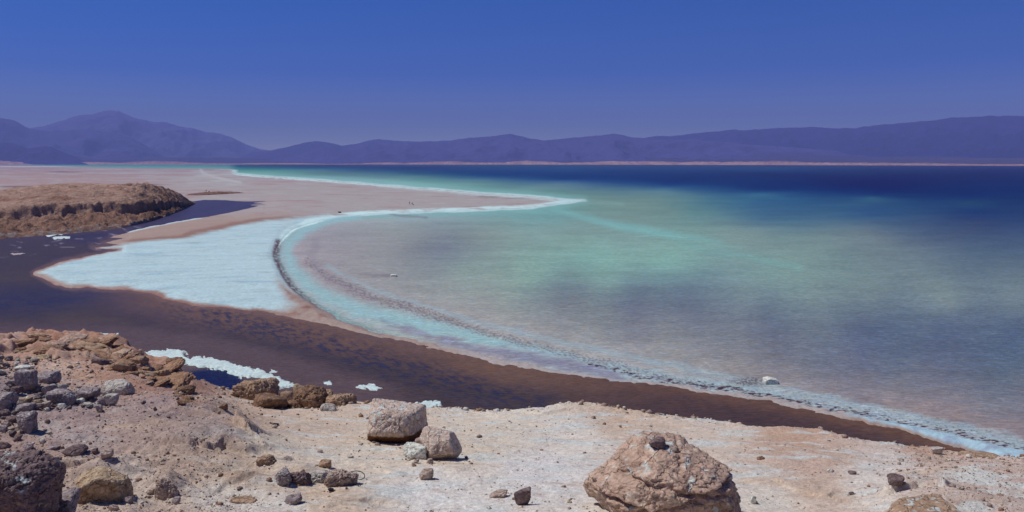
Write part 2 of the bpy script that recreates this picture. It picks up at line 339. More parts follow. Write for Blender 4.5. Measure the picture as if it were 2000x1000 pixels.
# --- lake: colour of the water over its bed
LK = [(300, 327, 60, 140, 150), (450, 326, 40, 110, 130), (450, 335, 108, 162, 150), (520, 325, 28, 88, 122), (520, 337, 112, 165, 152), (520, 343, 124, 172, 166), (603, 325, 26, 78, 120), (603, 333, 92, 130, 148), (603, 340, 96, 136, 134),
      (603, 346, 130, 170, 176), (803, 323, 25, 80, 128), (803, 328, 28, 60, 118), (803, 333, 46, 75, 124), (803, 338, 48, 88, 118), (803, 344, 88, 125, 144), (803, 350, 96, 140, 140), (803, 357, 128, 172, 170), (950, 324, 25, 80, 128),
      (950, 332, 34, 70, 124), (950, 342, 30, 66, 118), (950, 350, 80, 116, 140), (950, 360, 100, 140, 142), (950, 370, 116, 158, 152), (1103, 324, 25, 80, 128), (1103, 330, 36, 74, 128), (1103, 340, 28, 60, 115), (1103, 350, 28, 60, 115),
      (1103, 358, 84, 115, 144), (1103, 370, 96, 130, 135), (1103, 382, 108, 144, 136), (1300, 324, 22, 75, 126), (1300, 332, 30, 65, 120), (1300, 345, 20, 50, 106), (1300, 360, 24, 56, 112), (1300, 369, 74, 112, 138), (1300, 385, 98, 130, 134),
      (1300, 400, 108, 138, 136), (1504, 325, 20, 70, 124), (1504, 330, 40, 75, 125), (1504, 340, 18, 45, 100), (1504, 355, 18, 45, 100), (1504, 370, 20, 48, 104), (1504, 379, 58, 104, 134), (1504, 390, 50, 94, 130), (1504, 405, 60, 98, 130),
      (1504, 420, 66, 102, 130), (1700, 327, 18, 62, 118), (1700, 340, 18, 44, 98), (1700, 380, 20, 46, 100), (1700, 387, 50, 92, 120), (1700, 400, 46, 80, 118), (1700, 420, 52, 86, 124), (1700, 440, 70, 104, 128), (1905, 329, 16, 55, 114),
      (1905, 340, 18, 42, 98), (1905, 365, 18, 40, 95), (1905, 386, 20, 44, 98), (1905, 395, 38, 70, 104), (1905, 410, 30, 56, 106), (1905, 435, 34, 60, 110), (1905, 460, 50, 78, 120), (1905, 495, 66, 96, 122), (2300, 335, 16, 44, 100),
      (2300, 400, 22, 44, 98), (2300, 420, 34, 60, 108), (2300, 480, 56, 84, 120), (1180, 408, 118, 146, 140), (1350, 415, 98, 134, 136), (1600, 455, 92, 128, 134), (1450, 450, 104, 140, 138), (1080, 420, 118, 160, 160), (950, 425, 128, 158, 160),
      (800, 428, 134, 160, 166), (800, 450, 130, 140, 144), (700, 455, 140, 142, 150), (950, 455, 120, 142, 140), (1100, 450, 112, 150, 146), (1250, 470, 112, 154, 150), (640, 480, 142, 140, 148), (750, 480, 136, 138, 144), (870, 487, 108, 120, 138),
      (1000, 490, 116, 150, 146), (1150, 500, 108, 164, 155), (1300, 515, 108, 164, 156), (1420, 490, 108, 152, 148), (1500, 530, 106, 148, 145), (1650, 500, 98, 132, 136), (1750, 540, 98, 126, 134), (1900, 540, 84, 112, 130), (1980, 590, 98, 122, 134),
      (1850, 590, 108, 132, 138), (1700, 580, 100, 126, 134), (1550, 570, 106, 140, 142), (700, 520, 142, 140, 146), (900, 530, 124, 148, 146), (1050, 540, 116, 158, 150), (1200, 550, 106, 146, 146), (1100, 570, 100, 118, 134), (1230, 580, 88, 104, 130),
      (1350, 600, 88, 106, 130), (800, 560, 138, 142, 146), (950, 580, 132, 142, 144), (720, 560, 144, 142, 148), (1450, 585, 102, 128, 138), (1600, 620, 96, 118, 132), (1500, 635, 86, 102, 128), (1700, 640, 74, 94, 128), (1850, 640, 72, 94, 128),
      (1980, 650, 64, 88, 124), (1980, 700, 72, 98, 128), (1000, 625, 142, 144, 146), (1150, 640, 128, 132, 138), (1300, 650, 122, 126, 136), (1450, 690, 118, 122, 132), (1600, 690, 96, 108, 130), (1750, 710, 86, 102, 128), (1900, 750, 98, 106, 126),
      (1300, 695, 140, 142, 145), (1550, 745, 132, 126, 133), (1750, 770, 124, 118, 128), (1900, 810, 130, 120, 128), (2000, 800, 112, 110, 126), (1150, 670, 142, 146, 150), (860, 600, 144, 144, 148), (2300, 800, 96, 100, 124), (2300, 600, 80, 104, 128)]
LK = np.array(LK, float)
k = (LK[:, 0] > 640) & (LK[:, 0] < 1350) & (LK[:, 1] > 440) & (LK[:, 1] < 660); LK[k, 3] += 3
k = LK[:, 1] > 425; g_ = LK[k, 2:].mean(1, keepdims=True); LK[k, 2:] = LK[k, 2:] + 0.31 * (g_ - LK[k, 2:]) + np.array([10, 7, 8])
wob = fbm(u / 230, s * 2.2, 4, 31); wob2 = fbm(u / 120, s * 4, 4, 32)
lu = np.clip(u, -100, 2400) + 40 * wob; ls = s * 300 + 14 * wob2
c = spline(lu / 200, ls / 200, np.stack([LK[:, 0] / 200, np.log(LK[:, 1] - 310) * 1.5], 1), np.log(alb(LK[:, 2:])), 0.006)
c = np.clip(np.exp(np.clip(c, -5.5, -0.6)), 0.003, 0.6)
lowr = sst(760, 1150, u)
stk = fbm(u / 170 + s * 1.2, s * 16, 5, 33); stk2 = fbm(u / 45, v / 7, 4, 34); bandn = fbm(u / 90 + v / 30, v / 9, 4, 46); fine = fbm(PX / 2.6, PY / 4.5, 4, 35)
c = c * (1 + 0.16 * stk + 0.05 * stk2 + 0.05 * fine)[:, None]
def over(line, col, wid, soft=0.45, k=1.0, par=None, src=None):
    global c
    d, p, sgn = dline(wu if src is None else u, wv if src is None else v, line)
    w_ = np.interp(p, *wid) if isinstance(wid, tuple) else wid
    g = sst(1.0, 1 - soft, d / w_ + 0.16 * stk2) * k
    if par is not None: g = g * np.interp(p, *par)
    c = mixc(c, alb(col), g); return g
shore = sst(15, 0, sd_lake + 3 * stk2) * sst(1200, 1090, u) * np.maximum(sst(331, 340, v), sst(470, 440, u))
c = mixc(c, alb((128, 176, 178)), shore * sst(700, 620, v) * 0.8)
c = mixc(c, alb((190, 216, 218)), sst(4.0, 0.5, sd_lake + 1.5 * stk2) * sst(1180, 1130, u) * sst(500, 440, v) * sst(330, 336, v))
over([(1130, 392), (1170, 395), (1215, 398)], (134, 168, 164), ([0, 1], [11, 8]), 1.0, 0.4)
over([(1080, 408), (1140, 424), (1200, 440), (1290, 455), (1360, 466), (1450, 488)], (126, 180, 180), ([0, .4, 1], [8, 15, 12]), 1.0, 0.75, ([0, .3, .6, 1], [0.6, 1, 0.9, 0.15]))
over([(1330, 478), (1400, 492), (1480, 506), (1560, 522)], (122, 170, 168), 12, 1.0, 0.4)
over([(1240, 462), (1280, 459), (1340, 463)], (140, 190, 190), 1.8, 1.0, 0.5)
over([(780, 462), (820, 469), (900, 473), (1000, 469), (1060, 471)], (142, 172, 166), 1.2, 1.0, 0.35, ([0, .2, .5, .7, 1], [0, 1, .2, .7, 0]))
over([(1000, 512), (1100, 511), (1180, 510), (1232, 504)], (146, 192, 186), 1.2, 1.0, 0.35, ([0, .2, .5, .8, 1], [0, .5, .1, 1, .6]))
over([(760, 418), (780, 422), (830, 425)], (120, 112, 122), 4, 0.95, 0.6)
over([(700, 536), (740, 537.5), (762, 538)], (122, 108, 122), 5, 0.9, 0.75, ([0, 1], [0.1, 1]))
ring = over([(700, 423), (640, 432), (596, 448), (566, 474), (560, 500), (570, 524), (594, 550), (640, 582), (704, 608), (790, 627), (880, 648), (980, 672), (1100, 698), (1220, 724), (1330, 742), (1450, 756), (1600, 790)],
     (148, 184, 193), ([0, .15, .3, .5, .8, 1], [8, 24, 34, 24, 12, 6]), 0.95, 0.9)
over([(620, 470), (608, 500), (625, 530), (665, 560), (730, 584)], (146, 138, 148), 15, 0.95, 0.6)
over([(640, 520), (720, 562), (830, 598), (950, 634), (1060, 660), (1200, 690), (1350, 722), (1500, 752), (1650, 786), (1820, 822), (2000, 866), (2200, 915)], (152, 166, 177), ([0, .2, .6, 1], [6, 9, 13, 18]), 1.0, 0.8)
d_, _, _ = dline(wu, wv, [(1000, 690), (1100, 712), (1250, 738), (1350, 752), (1500, 772), (1650, 803), (1850, 843), (2000, 878), (2300, 950)])
c = mixc(c, alb((158, 172, 184)), sst(30, 6, d_ + 5 * stk2) * lowr * 0.85); c = mixc(c, alb((140, 142, 162)), sst(14, 3, d_ + 6 * bandn) * sst(0.0, 0.4, bandn) * lowr * 0.6)
t = sdpoly(wu, wv, PURPLE); c = mixc(c, alb((134, 132, 152)), sst(-9, 9, t + 9 * stk2)); c = mixc(c, alb((150, 160, 182)), sst(-2, 6, t) * sst(0.1, 0.4, fbm(u / 60, v / 7, 4, 36)) * 0.7)
sp = fbm(u / 5.5, v / 2.4, 3, 37, 0.8)
d, p, _ = dline(wu, wv, [(598, 508), (630, 535), (690, 566), (770, 593), (860, 621), (950, 650), (1050, 677), (1150, 700), (1250, 726), (1350, 747), (1430, 760)])
g = sst(-0.12, 0.2, sp + np.interp(p, [0, .3, .8, 1], [0.0, 0.12, 0.05, -0.1]) - (d / np.interp(p, [0, .2, 1], [8, 11, 9])) ** 2 * 0.35)
c = mixc(c, alb((112, 98, 110)), g * 0.7 * sst(22, 12, d)); 
d, p, _ = dline(wu, wv, [(1150, 709), (1200, 722), (1250, 736), (1340, 749), (1430, 760), (1530, 782), (1620, 800), (1700, 814), (1780, 829), (1880, 851), (2000, 880), (2200, 930)])
sp2 = fbm(u / 16 + v / 9, v / 2.4, 4, 38, 0.65)
g = sst(0.0, 0.14, sp2 + np.interp(p, [0, .2, .45, .6, 1], [0.0, 0.10, 0.06, 0.0, 0.14]) - (d / np.interp(p, [0, .5, 1], [5, 9, 13])) ** 2 * 0.3)
c = mixc(c, alb((70, 50, 60)), g * sst(28, 16, d))
g = sst(0.16, 0.3, fbm(u / 6, v / 2.2, 3, 39, 0.7)) * sst(34, 8, np.abs(d - 6)) * sst(1250, 1450, u)
c = mixc(c, alb((104, 92, 102)), g * 0.55)
g = sst(1.15, 0.3, np.hypot((wu - 1462) / 46, (wv - 747) / 10)) * sst(-0.35, 0.2, sp); c = mixc(c, alb((84, 62, 70)), g * 0.85)
drk2 = sst(11, 3, drk + 2 * stk2) * sst(-0.5, 0.15, fbm(u / 5, v / 3, 2, 27)) * sst(455, 480, v) * (0.4 + 0.6 * sst(650, 560, u)); c = mixc(c, alb((98, 74, 86)), drk2 * 0.9)
foam = sst(3.6, 1.2, np.abs(sd_lake - 1)) * sst(425, 436, v) * sst(486, 466, v) * sst(660, 630, u); c = mixc(c, alb((206, 226, 230)), foam)
lake_c = np.clip(c, 0.003, 0.9)
mask = sd_lake > -3
hz = (1 - np.exp(-0.9e-4 * np.hypot(PX, PY)))[:, None]; lake_c = np.clip(lake_c - hz * np.array([.10, .12, .36]), 0.0012, 0.9)  # haze light taken out of the lake colour, darker with distance
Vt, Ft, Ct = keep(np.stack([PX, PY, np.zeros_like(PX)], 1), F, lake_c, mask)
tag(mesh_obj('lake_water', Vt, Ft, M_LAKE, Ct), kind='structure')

# --- brine channel
rip = fbm(PX / 1.6 + PY / 5, PY / 2.2, 4, 41, 0.6); big = fbm(u / 210, v / 45, 4, 42); bigs = fbm(u / 90 + v / 60, v / 16, 4, 43)
c = np.tile(alb((68, 57, 62)), (len(u), 1))
c = mixc(c, alb((68, 60, 88)), sst(500, 430, v)); c = mixc(c, alb((50, 48, 80)), sst(0.0, 0.5, bigs) * sst(560, 500, v) * 0.8)
c = mixc(c, alb((80, 66, 62)), sst(0.0, 0.5, big) * sst(500, 560, v) * sst(500, 300, u) * 0.7)
mid, mp, _ = dline(wu, wv, [(-100, 590), (90, 585), (200, 575), (300, 600), (420, 622), (560, 652), (700, 694), (850, 738), (960, 770), (1080, 800)])
dark = sst(42, 6, mid + 16 * bigs); fr = fbm(PX / 1.1 + PY / 2.2, PY / 1.9, 3, 45, 0.75)
c = mixc(c, alb((47, 46, 76)), dark * sst(420, 250, u) * (0.6 + 0.4 * sst(-0.2, 0.3, fr + bigs)))
c = mixc(c, alb((112, 84, 72)), sst(70, 6, sd_ch + 18 * big) * sst(120, 330, u) * sst(535, 565, v) * 0.85)
c = mixc(c, alb((95, 77, 82)), sst(22, 52, mid + 10 * bigs) * sst(615, 655, v) * sst(900, 700, u) * 0.8)
c = mixc(c, alb((50, 48, 72)), dark * sst(250, 420, u) * sst(-0.12, 0.22, fr + 0.3 * bigs) * 0.9)
c = mixc(c, alb((78, 58, 58)), sst(1000, 1350, u) * 0.8); c = mixc(c, alb((106, 76, 64)), sst(20, 4, sd_ch) * sst(900, 1400, u) * 0.6)
c = mixc(c, alb((64, 50, 56)), sst(1200, 1500, u) * sst(12, 40, sd_ch) * 0.6)
c = mixc(c, alb((22, 28, 72)), sst(1.15, 0.75, np.hypot((wu - 418) / 62, (wv - 746) / 30)))                       # deep pool under the rocks
c = mixc(c, alb((120, 92, 90)), sst(10, 1, sd_ch + 3 * bigs) * sst(455, 475, v) * sst(640, 560, u) * 0.6)
c = mixc(c, alb((150, 140, 160)), sst(0.3, 0.42, fbm(u / 26, v / 4, 4, 44)) * sst(520, 480, v) * sst(330, 250, u) * 0.6)
chan_c = np.clip(c * (1 + 0.10 * rip)[:, None], 0.003, 0.9)
mask = sd_ch > -3
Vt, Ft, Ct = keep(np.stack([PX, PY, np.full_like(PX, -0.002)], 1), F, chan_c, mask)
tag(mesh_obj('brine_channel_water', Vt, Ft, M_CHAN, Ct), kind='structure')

# ------------------------------------------------------------------ mountains and the far shore
def range_mesh(name, crest, dist, depth, seed, col, rough=0.5, du=4.0, nt=46, base_z=0.0, gull=900.0, oct=5):
    cu = np.arange(crest[0][0], crest[-1][0] + 1, du)
    cv = np.interp(cu, [p[0] for p in crest], [p[1] for p in crest])
    D = np.interp(cu, [p[0] for p in dist], [p[1] for p in dist])
    cv = cv + (fbm(cu / 60, cu * 0 + seed, 4, seed) * 4.0 + fbm(cu / 14, cu * 0 + seed, 3, seed) * 1.2) * np.clip((HV + 2 - cv) / 45, 0.1, 1)
    t = np.linspace(-1, 1, 2 * nt + 1)
    cz = np.array([at(a, b, d)[2] for a, b, d in zip(cu, cv, D)])
    T, CZ = np.meshgrid(t, cz, indexing='ij'); Dm = D[None, :] + T * depth * np.where(T > 0, 1.0, 1.0)
    Xc = (cu - 1000) / FPX * D / (math.cos(TH)) * 1.0
    X = ((cu - 1000)[None, :] / (FPX * math.cos(TH) - (500 - HV) * 0 )) * D[None, :] * (1 + 0 * T)
    X = np.array([at(a, b, d)[0] for a, b, d in zip(cu, cv, D)])[None, :] * (Dm / D[None, :])
    prof = (1 - np.abs(T)) ** 1.15
    g = ridged(X / gull, Dm / gull, oct, seed) - 0.55
    Z = base_z + (CZ - base_z) * prof * (1 + 0 * g) + g * rough * np.maximum(CZ, 60) * (np.abs(T) * (1 - np.abs(T)) * 4) 
    Z = np.where(np.abs(T) > 0.995, base_z - 30, Z)
    n = fbm(X / 1500, Dm / 1500, 4, seed + 3).ravel()
    C = np.tile(alb(col), (X.size, 1)); C = C * (1 + 0.35 * n)[:, None]
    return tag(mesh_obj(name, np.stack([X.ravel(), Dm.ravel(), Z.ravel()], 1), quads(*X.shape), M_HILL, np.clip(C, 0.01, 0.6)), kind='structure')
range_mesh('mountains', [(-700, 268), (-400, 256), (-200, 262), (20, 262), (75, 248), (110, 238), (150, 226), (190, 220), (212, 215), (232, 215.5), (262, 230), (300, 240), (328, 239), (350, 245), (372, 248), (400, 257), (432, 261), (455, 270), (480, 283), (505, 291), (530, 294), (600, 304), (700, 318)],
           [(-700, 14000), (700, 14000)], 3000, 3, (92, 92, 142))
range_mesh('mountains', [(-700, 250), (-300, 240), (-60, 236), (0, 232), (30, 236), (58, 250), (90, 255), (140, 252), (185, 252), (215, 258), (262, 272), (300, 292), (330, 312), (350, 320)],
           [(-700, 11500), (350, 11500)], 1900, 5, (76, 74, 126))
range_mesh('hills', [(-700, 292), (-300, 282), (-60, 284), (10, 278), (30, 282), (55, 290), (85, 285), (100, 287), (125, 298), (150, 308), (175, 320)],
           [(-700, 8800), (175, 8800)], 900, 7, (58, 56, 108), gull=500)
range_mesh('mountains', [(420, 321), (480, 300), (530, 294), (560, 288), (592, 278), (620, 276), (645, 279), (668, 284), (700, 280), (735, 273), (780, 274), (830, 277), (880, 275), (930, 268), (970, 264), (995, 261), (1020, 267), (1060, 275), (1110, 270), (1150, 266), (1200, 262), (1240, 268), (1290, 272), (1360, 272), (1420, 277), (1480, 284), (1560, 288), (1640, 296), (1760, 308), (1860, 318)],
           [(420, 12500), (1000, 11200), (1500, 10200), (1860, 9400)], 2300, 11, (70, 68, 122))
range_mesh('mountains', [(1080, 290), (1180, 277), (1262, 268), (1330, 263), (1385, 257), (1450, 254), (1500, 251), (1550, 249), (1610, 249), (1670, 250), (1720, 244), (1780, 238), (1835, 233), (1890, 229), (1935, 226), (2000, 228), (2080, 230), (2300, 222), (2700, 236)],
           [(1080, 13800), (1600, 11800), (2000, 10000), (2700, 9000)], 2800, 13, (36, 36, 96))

def shore_mesh():
    cu = np.arange(-500, 2500, 2.5)
    D = np.interp(cu, [-500, 0, 300, 600, 1000, 1300, 1600, 2000, 2500], [7600, 7600, 8600, 9000, 8300, 7600, 6500, 5050, 4300])
    H = np.interp(cu, [-500, 0, 300, 480, 640, 800, 1000, 1300, 1600, 1800, 2000, 2500], [34, 44, 44, 24, 14, 34, 44, 46, 40, 22, 10, 14])
    t = np.array([0, .02, .05, .09, .14, .2, .28, .36, .45, .55, .66, .78, .9, 1.0])
    T, DD = np.meshgrid(t, D, indexing='ij'); Dm = DD + T * 2300
    X = np.array([at(a, HV, d)[0] for a, d in zip(cu, D)])[None, :] * Dm / DD
    g = ridged(X / 90, Dm / 900, 4, 19); gb = fbm(X / 700, Dm / 700, 3, 18)
    face = sst(0, 0.2, T)
    Z = H[None, :] * (face * np.clip(0.62 + 1.0 * gb, 0.2, 1.3) * (0.78 + 0.35 * g) + 0.25 * T) + np.where(T == 0, -3, 0) + 60 * sst(0.3, 1.0, T)
    C = np.tile(alb((192, 154, 142)), (X.size, 1))
    n = ridged(X / 50, Dm / 2000, 3, 17).ravel()
    C = mixc(C, alb((150, 104, 96)), sst(0.35, 0.8, n) * 0.65)
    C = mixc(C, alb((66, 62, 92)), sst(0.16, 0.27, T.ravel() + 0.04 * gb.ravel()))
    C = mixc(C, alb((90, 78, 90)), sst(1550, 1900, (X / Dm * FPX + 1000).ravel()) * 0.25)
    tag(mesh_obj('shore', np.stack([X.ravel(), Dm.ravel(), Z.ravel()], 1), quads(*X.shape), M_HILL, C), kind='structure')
shore_mesh()

# ------------------------------------------------------------------ brown rock mound beside the channel
def mound():
    cu = np.concatenate([np.linspace(-600, -20, 90)[:-1], np.arange(-20, 384, 1.6)])
    nv = np.interp(cu, [-600, -60, 0, 40, 110, 180, 240, 290, 330, 355, 372, 383], [486, 470, 466, 463, 458, 452, 445, 434, 421, 411, 403, 397.5])
    cvt = np.interp(cu, [-600, -60, 0, 40, 60, 100, 150, 200, 260, 300, 322, 340, 356, 370, 383], [378, 377, 374, 366, 363, 360.5, 359.5, 360, 361.5, 364.5, 368, 374, 382, 390.5, 397])
    Yn = np.array([flat(a, b)[1] for a, b in zip(cu, nv)])
    dep = np.interp(cu, [-600, 200, 330, 383], [95, 90, 55, 3])
    t = np.concatenate([np.linspace(-0.04, 1.0, 150), np.linspace(1.02, 1.9, 30)])
    T, YN = np.meshgrid(t, Yn, indexing='ij'); Y = YN + T * dep[None, :]
    X = np.array([flat(a, b)[0] for a, b in zip(cu, nv)])[None, :] * Y / YN
    CZ = np.array([at(a, b, y)[2] for a, b, y in zip(cu, cvt, Yn + dep)])[None, :] * np.ones_like(T)
    CZ = CZ * (1 + 0.10 * fbm(X / 22, Y / 40, 3, 58)) * sst(-600, -380, cu)[None, :]
    wob = fbm(X / 24, Y / 30, 4, 51) * 0.13
    Tw = T + wob
    low = 0.08 * sst(-0.01, 0.02, T) + 0.16 * sst(0.0, 0.30, Tw) + 0.34 * sst(0.30, 0.345, Tw) + 0.42 * sst(0.34, 1.0, Tw) ** 0.8
    prof = np.where(T <= 1, low + (1 - low) * 0 , 1.0) * np.where(T > 1, np.clip(1 - ((T - 1) / 0.9) ** 1.6, 0, 1), 1)
    prof = np.where(T > 1, np.clip(1 - ((T - 1) / 0.9) ** 1.6, 0, 1), low)
    r = ridged(X / 15, Y / 11, 5, 52) - 0.5; r2 = fbm(X / 2.8, Y / 2.8, 4, 53); r3 = ridged(X / 5, Y / 5, 3, 54) - 0.5
    front = sst(0.55, 0.2, T) * sst(-0.02, 0.08, T)
    crag = np.maximum(front, sst(230, 300, cu)[None, :] * sst(1.2, 0.9, T))
    Z = CZ * prof + (r * 2.9 + r3 * 1.7 + r2 * 0.9) * (0.3 + 0.7 * crag) * np.clip(CZ / 11, 0.15, 1) * sst(-0.04, 0.05, T)
    Z = np.where(T < -0.01, -0.6, Z); Z = np.where(T > 1.88, -0.6, Z)
    n = fbm(X / 11, Y / 11, 4, 55).ravel(); n2 = fbm(X / 2, Y / 2, 3, 56).ravel(); Tr = T.ravel()
    C = np.tile(alb((172, 138, 126)), (X.size, 1)); C = mixc(C, alb((184, 154, 144)), sst(0, 0.4, n2)); C = mixc(C, alb((138, 100, 86)), sst(0.0, 0.5, n) * 0.8)
    C = mixc(C, alb((132, 98, 84)), sst(0.42, 0.25, Tr + 0.1 * n) * 0.7); C = mixc(C, alb((160, 148, 150)), sst(0.07, 0.0, Tr) * sst(-0.1, 0.3, n2))
    C = mixc(C, alb((84, 64, 52)), sst(0.15, 0.45, ridged(X / 6, Y / 6, 3, 57).ravel() - 0.3) * sst(250, 300, (X / Y * FPX + 1000).ravel()) * 0.6)
    o = mesh_obj('rock_mound', np.stack([X.ravel(), Y.ravel(), Z.ravel()], 1), quads(*X.shape), M_MOUND, C)
    tag(o, 'broad brown rocky mound with a dark gullied flank rising beside the purple brine channel', 'rock mound')
mound()
def low_mound():
    a0, a1 = flat(345, 384), flat(468, 379.5); n, m = 120, 50
    uu_, tt = np.meshgrid(np.linspace(0, 1, n), np.linspace(-1, 1, m)); base = a0 + (a1 - a0) * uu_[..., None]
    wid = 16 * np.clip(np.sin(np.pi * np.clip(uu_ * 0.93 + 0.05, 0, 1)), 0, 1) ** 0.6
    X = base[..., 0]; Y = base[..., 1] + tt * wid + 14
    Z = 2.1 * np.clip(1 - np.abs(tt) ** 2.4, 0, 1) * np.sin(np.pi * uu_ ** 0.8) ** 0.6 + 0.5 * fbm(X / 5, Y / 5, 4, 61) - 0.12
    Z = np.where((np.abs(tt) > 0.98) | (uu_ < .01) | (uu_ > .99), -0.3, Z)
    C = np.tile(alb((140, 108, 100)), (X.size, 1)); C = mixc(C, alb((112, 80, 76)), sst(0, .4, fbm(X / 4, Y / 3, 4, 62)).ravel())
    tag(mesh_obj('sand_mound', np.stack([X.ravel(), Y.ravel(), Z.ravel()], 1), quads(m, n), M_MOUND, C), 'long low reddish brown hummock on the salt flat beyond the dark pond', 'mound')
    return X, Y, Z
LMX, LMY, LMZ = low_mound()

# ------------------------------------------------------------------ the bluff in front
EDGE = [(-500, 684, 38), (-200, 676, 41), (0, 665, 44), (60, 649, 45), (100, 644, 45), (150, 650, 45), (200, 655, 44), (235, 664, 43), (244, 680, 41), (285, 695, 39.5), (335, 711, 38), (358, 732, 35),
        (382, 767, 30.5), (420, 774, 29.6), (470, 772, 31.5), (560, 776, 31.5), (640, 777, 31), (690, 782, 27.4), (740, 786, 26.2), (820, 797, 25.6), (900, 796, 25.1), (960, 804, 24.6), (1030, 800, 24.6), (1075, 797, 24.8),
        (1150, 795, 24.8), (1200, 800, 24.5), (1260, 811, 23.8), (1330, 820, 23.2), (1450, 830, 22.3), (1560, 841, 21.3), (1700, 861, 19.8), (1800, 876, 18.8), (1900, 889, 17.9), (2000, 894, 17.4), (2300, 932, 15.6)]
CTRL = EDGE + [(0, 1000, 10.8), (300, 1000, 10.5), (600, 1000, 10.8), (1000, 1000, 11), (1500, 1000, 11.4), (2000, 1000, 11),
        (0, 940, 12.2), (300, 940, 12.1), (600, 940, 12.7), (1000, 940, 13.1), (1500, 940, 13.5), (2000, 940, 13.3), (1800, 950, 12.9),
        (100, 880, 14), (400, 880, 14.2), (700, 880, 15.6), (1000, 880, 16.3), (1300, 880, 16.6), (1600, 890, 16.2), (1800, 905, 15.6), (1950, 910, 15.6),
        (100, 840, 15.9), (300, 840, 15.9), (460, 840, 16.6), (600, 840, 18.6), (800, 840, 19.4), (1000, 840, 19.6), (1300, 845, 19.7), (1500, 850, 19.2),
        (100, 800, 17.6), (250, 800, 17.4), (390, 800, 18.4), (470, 810, 20.5), (600, 805, 23.2), (540, 795, 25.5), (620, 793, 25.8), (30, 770, 18.8), (150, 775, 19.4), (290, 768, 19.6), (370, 775, 20.4), (440, 795, 23.5),
        (30, 740, 21.5), (180, 742, 23.5), (290, 740, 26.5), (30, 712, 25.5), (150, 716, 28), (280, 722, 31), (30, 690, 31.5), (150, 694, 34), (230, 697, 36), (30, 670, 38.5), (110, 664, 38.5), (180, 668, 39.5), (225, 674, 40.5)]
CP = np.array([at(*p) for p in CTRL] + [np.array(p, float) for p in [(0, 4, 19), (-8, 4, 19.2), (8, 4, 18.9), (0, -2, 20.2), (-25, 0, 19.8), (25, 0, 19.4), (0, -15, 20.5), (-25, -15, 20.3), (25, -15, 20.2), (-25, 14, 17.2), (24, 9, 17.0), (-42, 20, 15.5), (-48, 34, 13.5), (30, 16, 15.2)]])
def tps(r2): return r2 * np.log(r2 + 1e-9) * 0.5
d2 = ((CP[:, None, :2] - CP[None, :, :2]) ** 2).sum(-1); nC = len(CP)
Am = np.zeros((nC + 3, nC + 3)); Am[:nC, :nC] = tps(d2) + np.eye(nC) * 2.0
Am[:nC, nC:] = np.c_[np.ones(nC), CP[:, :2]]; Am[nC:, :nC] = Am[:nC, nC:].T
WT = np.linalg.solve(Am, np.r_[CP[:, 2], 0, 0, 0])
EW = np.array([at(*p)[:2] for p in EDGE]); POLY = np.vstack([EW, [[40, 6], [40, -30], [-90, -30], [-90, 30]]])
def base_ground(X, Y):
    z = WT[nC] + WT[nC + 1] * X + WT[nC + 2] * Y
    for (a, b, _), w in zip(CP, WT[:nC]): z = z + w * tps((X - a) ** 2 + (Y - b) ** 2)
    return z
LUMPS = [(430, 862, 0.30, 0.9, 0.5), (520, 905, 0.18, 0.7, 0.35), (330, 885, 0.16, 0.8, 0.35), (1830, 985, 0.30, 0.9, 0.6), (1950, 930, 0.22, 1.6, 0.9), (1760, 945, 0.12, 0.5, 0.3), (590, 925, 0.18, 0.45, 0.3), (480, 940, 0.14, 0.7, 0.25), (210, 935, 0.30, 0.5, 0.35), (330, 950, 0.25, 0.3, 0.25),
         (300, 760, 0.35, 1.8, 1.2), (370, 795, 0.35, 1.1, 1.0), (445, 845, 0.3, 0.6, 0.5), (1120, 800, 0.15, 1.2, 0.8), (380, 815, 0.25, 1.0, 0.8), (650, 988, 0.10, 0.6, 0.3), (1560, 905, 0.12, 1.4, 0.5), (820, 985, -0.06, 1.0, 0.4)]
SCARPS = [([(290, 868), (330, 869), (370, 876), (400, 881), (440, 873), (470, 879), (486, 886)], .18, .5), ([(498, 890), (520, 905), (545, 899), (578, 892)], .10, .35), ([(368, 822), (400, 831), (432, 838)], .18, .4), ([(452, 848), (478, 861), (494, 860)], .26, .5),
          ([(296, 918), (340, 942), (420, 956), (500, 942), (555, 925)], .07, .6), ([(-80, 702), (0, 696), (40, 691), (85, 703), (140, 707), (190, 713), (232, 716)], .45, 1.8), ([(-20, 676), (60, 664), (120, 668), (170, 680), (200, 686), (232, 688)], .35, 1.8),
          ([(1738, 978), (1790, 970), (1850, 984)], .2, .4), ([(1500, 938), (1560, 958), (1620, 972), (1640, 958)], .07, .4), ([(240, 742), (300, 738), (350, 748), (376, 766)], .5, 1.4), ([(100, 925), (150, 920), (200, 912), (245, 918)], .16, .4), ([(990, 806), (1060, 812), (1130, 806)], .07, .5), ([(700, 905), (760, 930), (850, 928)], .04, .5), ([(640, 985), (720, 975), (800, 985)], .06, .5)]
def hit_base(u_, v_):                                # where a sight line meets the smooth ground
    ys = np.linspace(6, 60, 1200); x, y, z = ray(u_, v_); t = ys / y
    g = base_ground(x * t, ys); k = np.argmax(CAM_H + z * t <= g); return x * t[k], ys[k]
LW = [(*hit_base(a, b), h, sx, sy) for a, b, h, sx, sy in LUMPS]
SW = [([hit_base(*q) for q in ln], h, L) for ln, h, L in SCARPS]
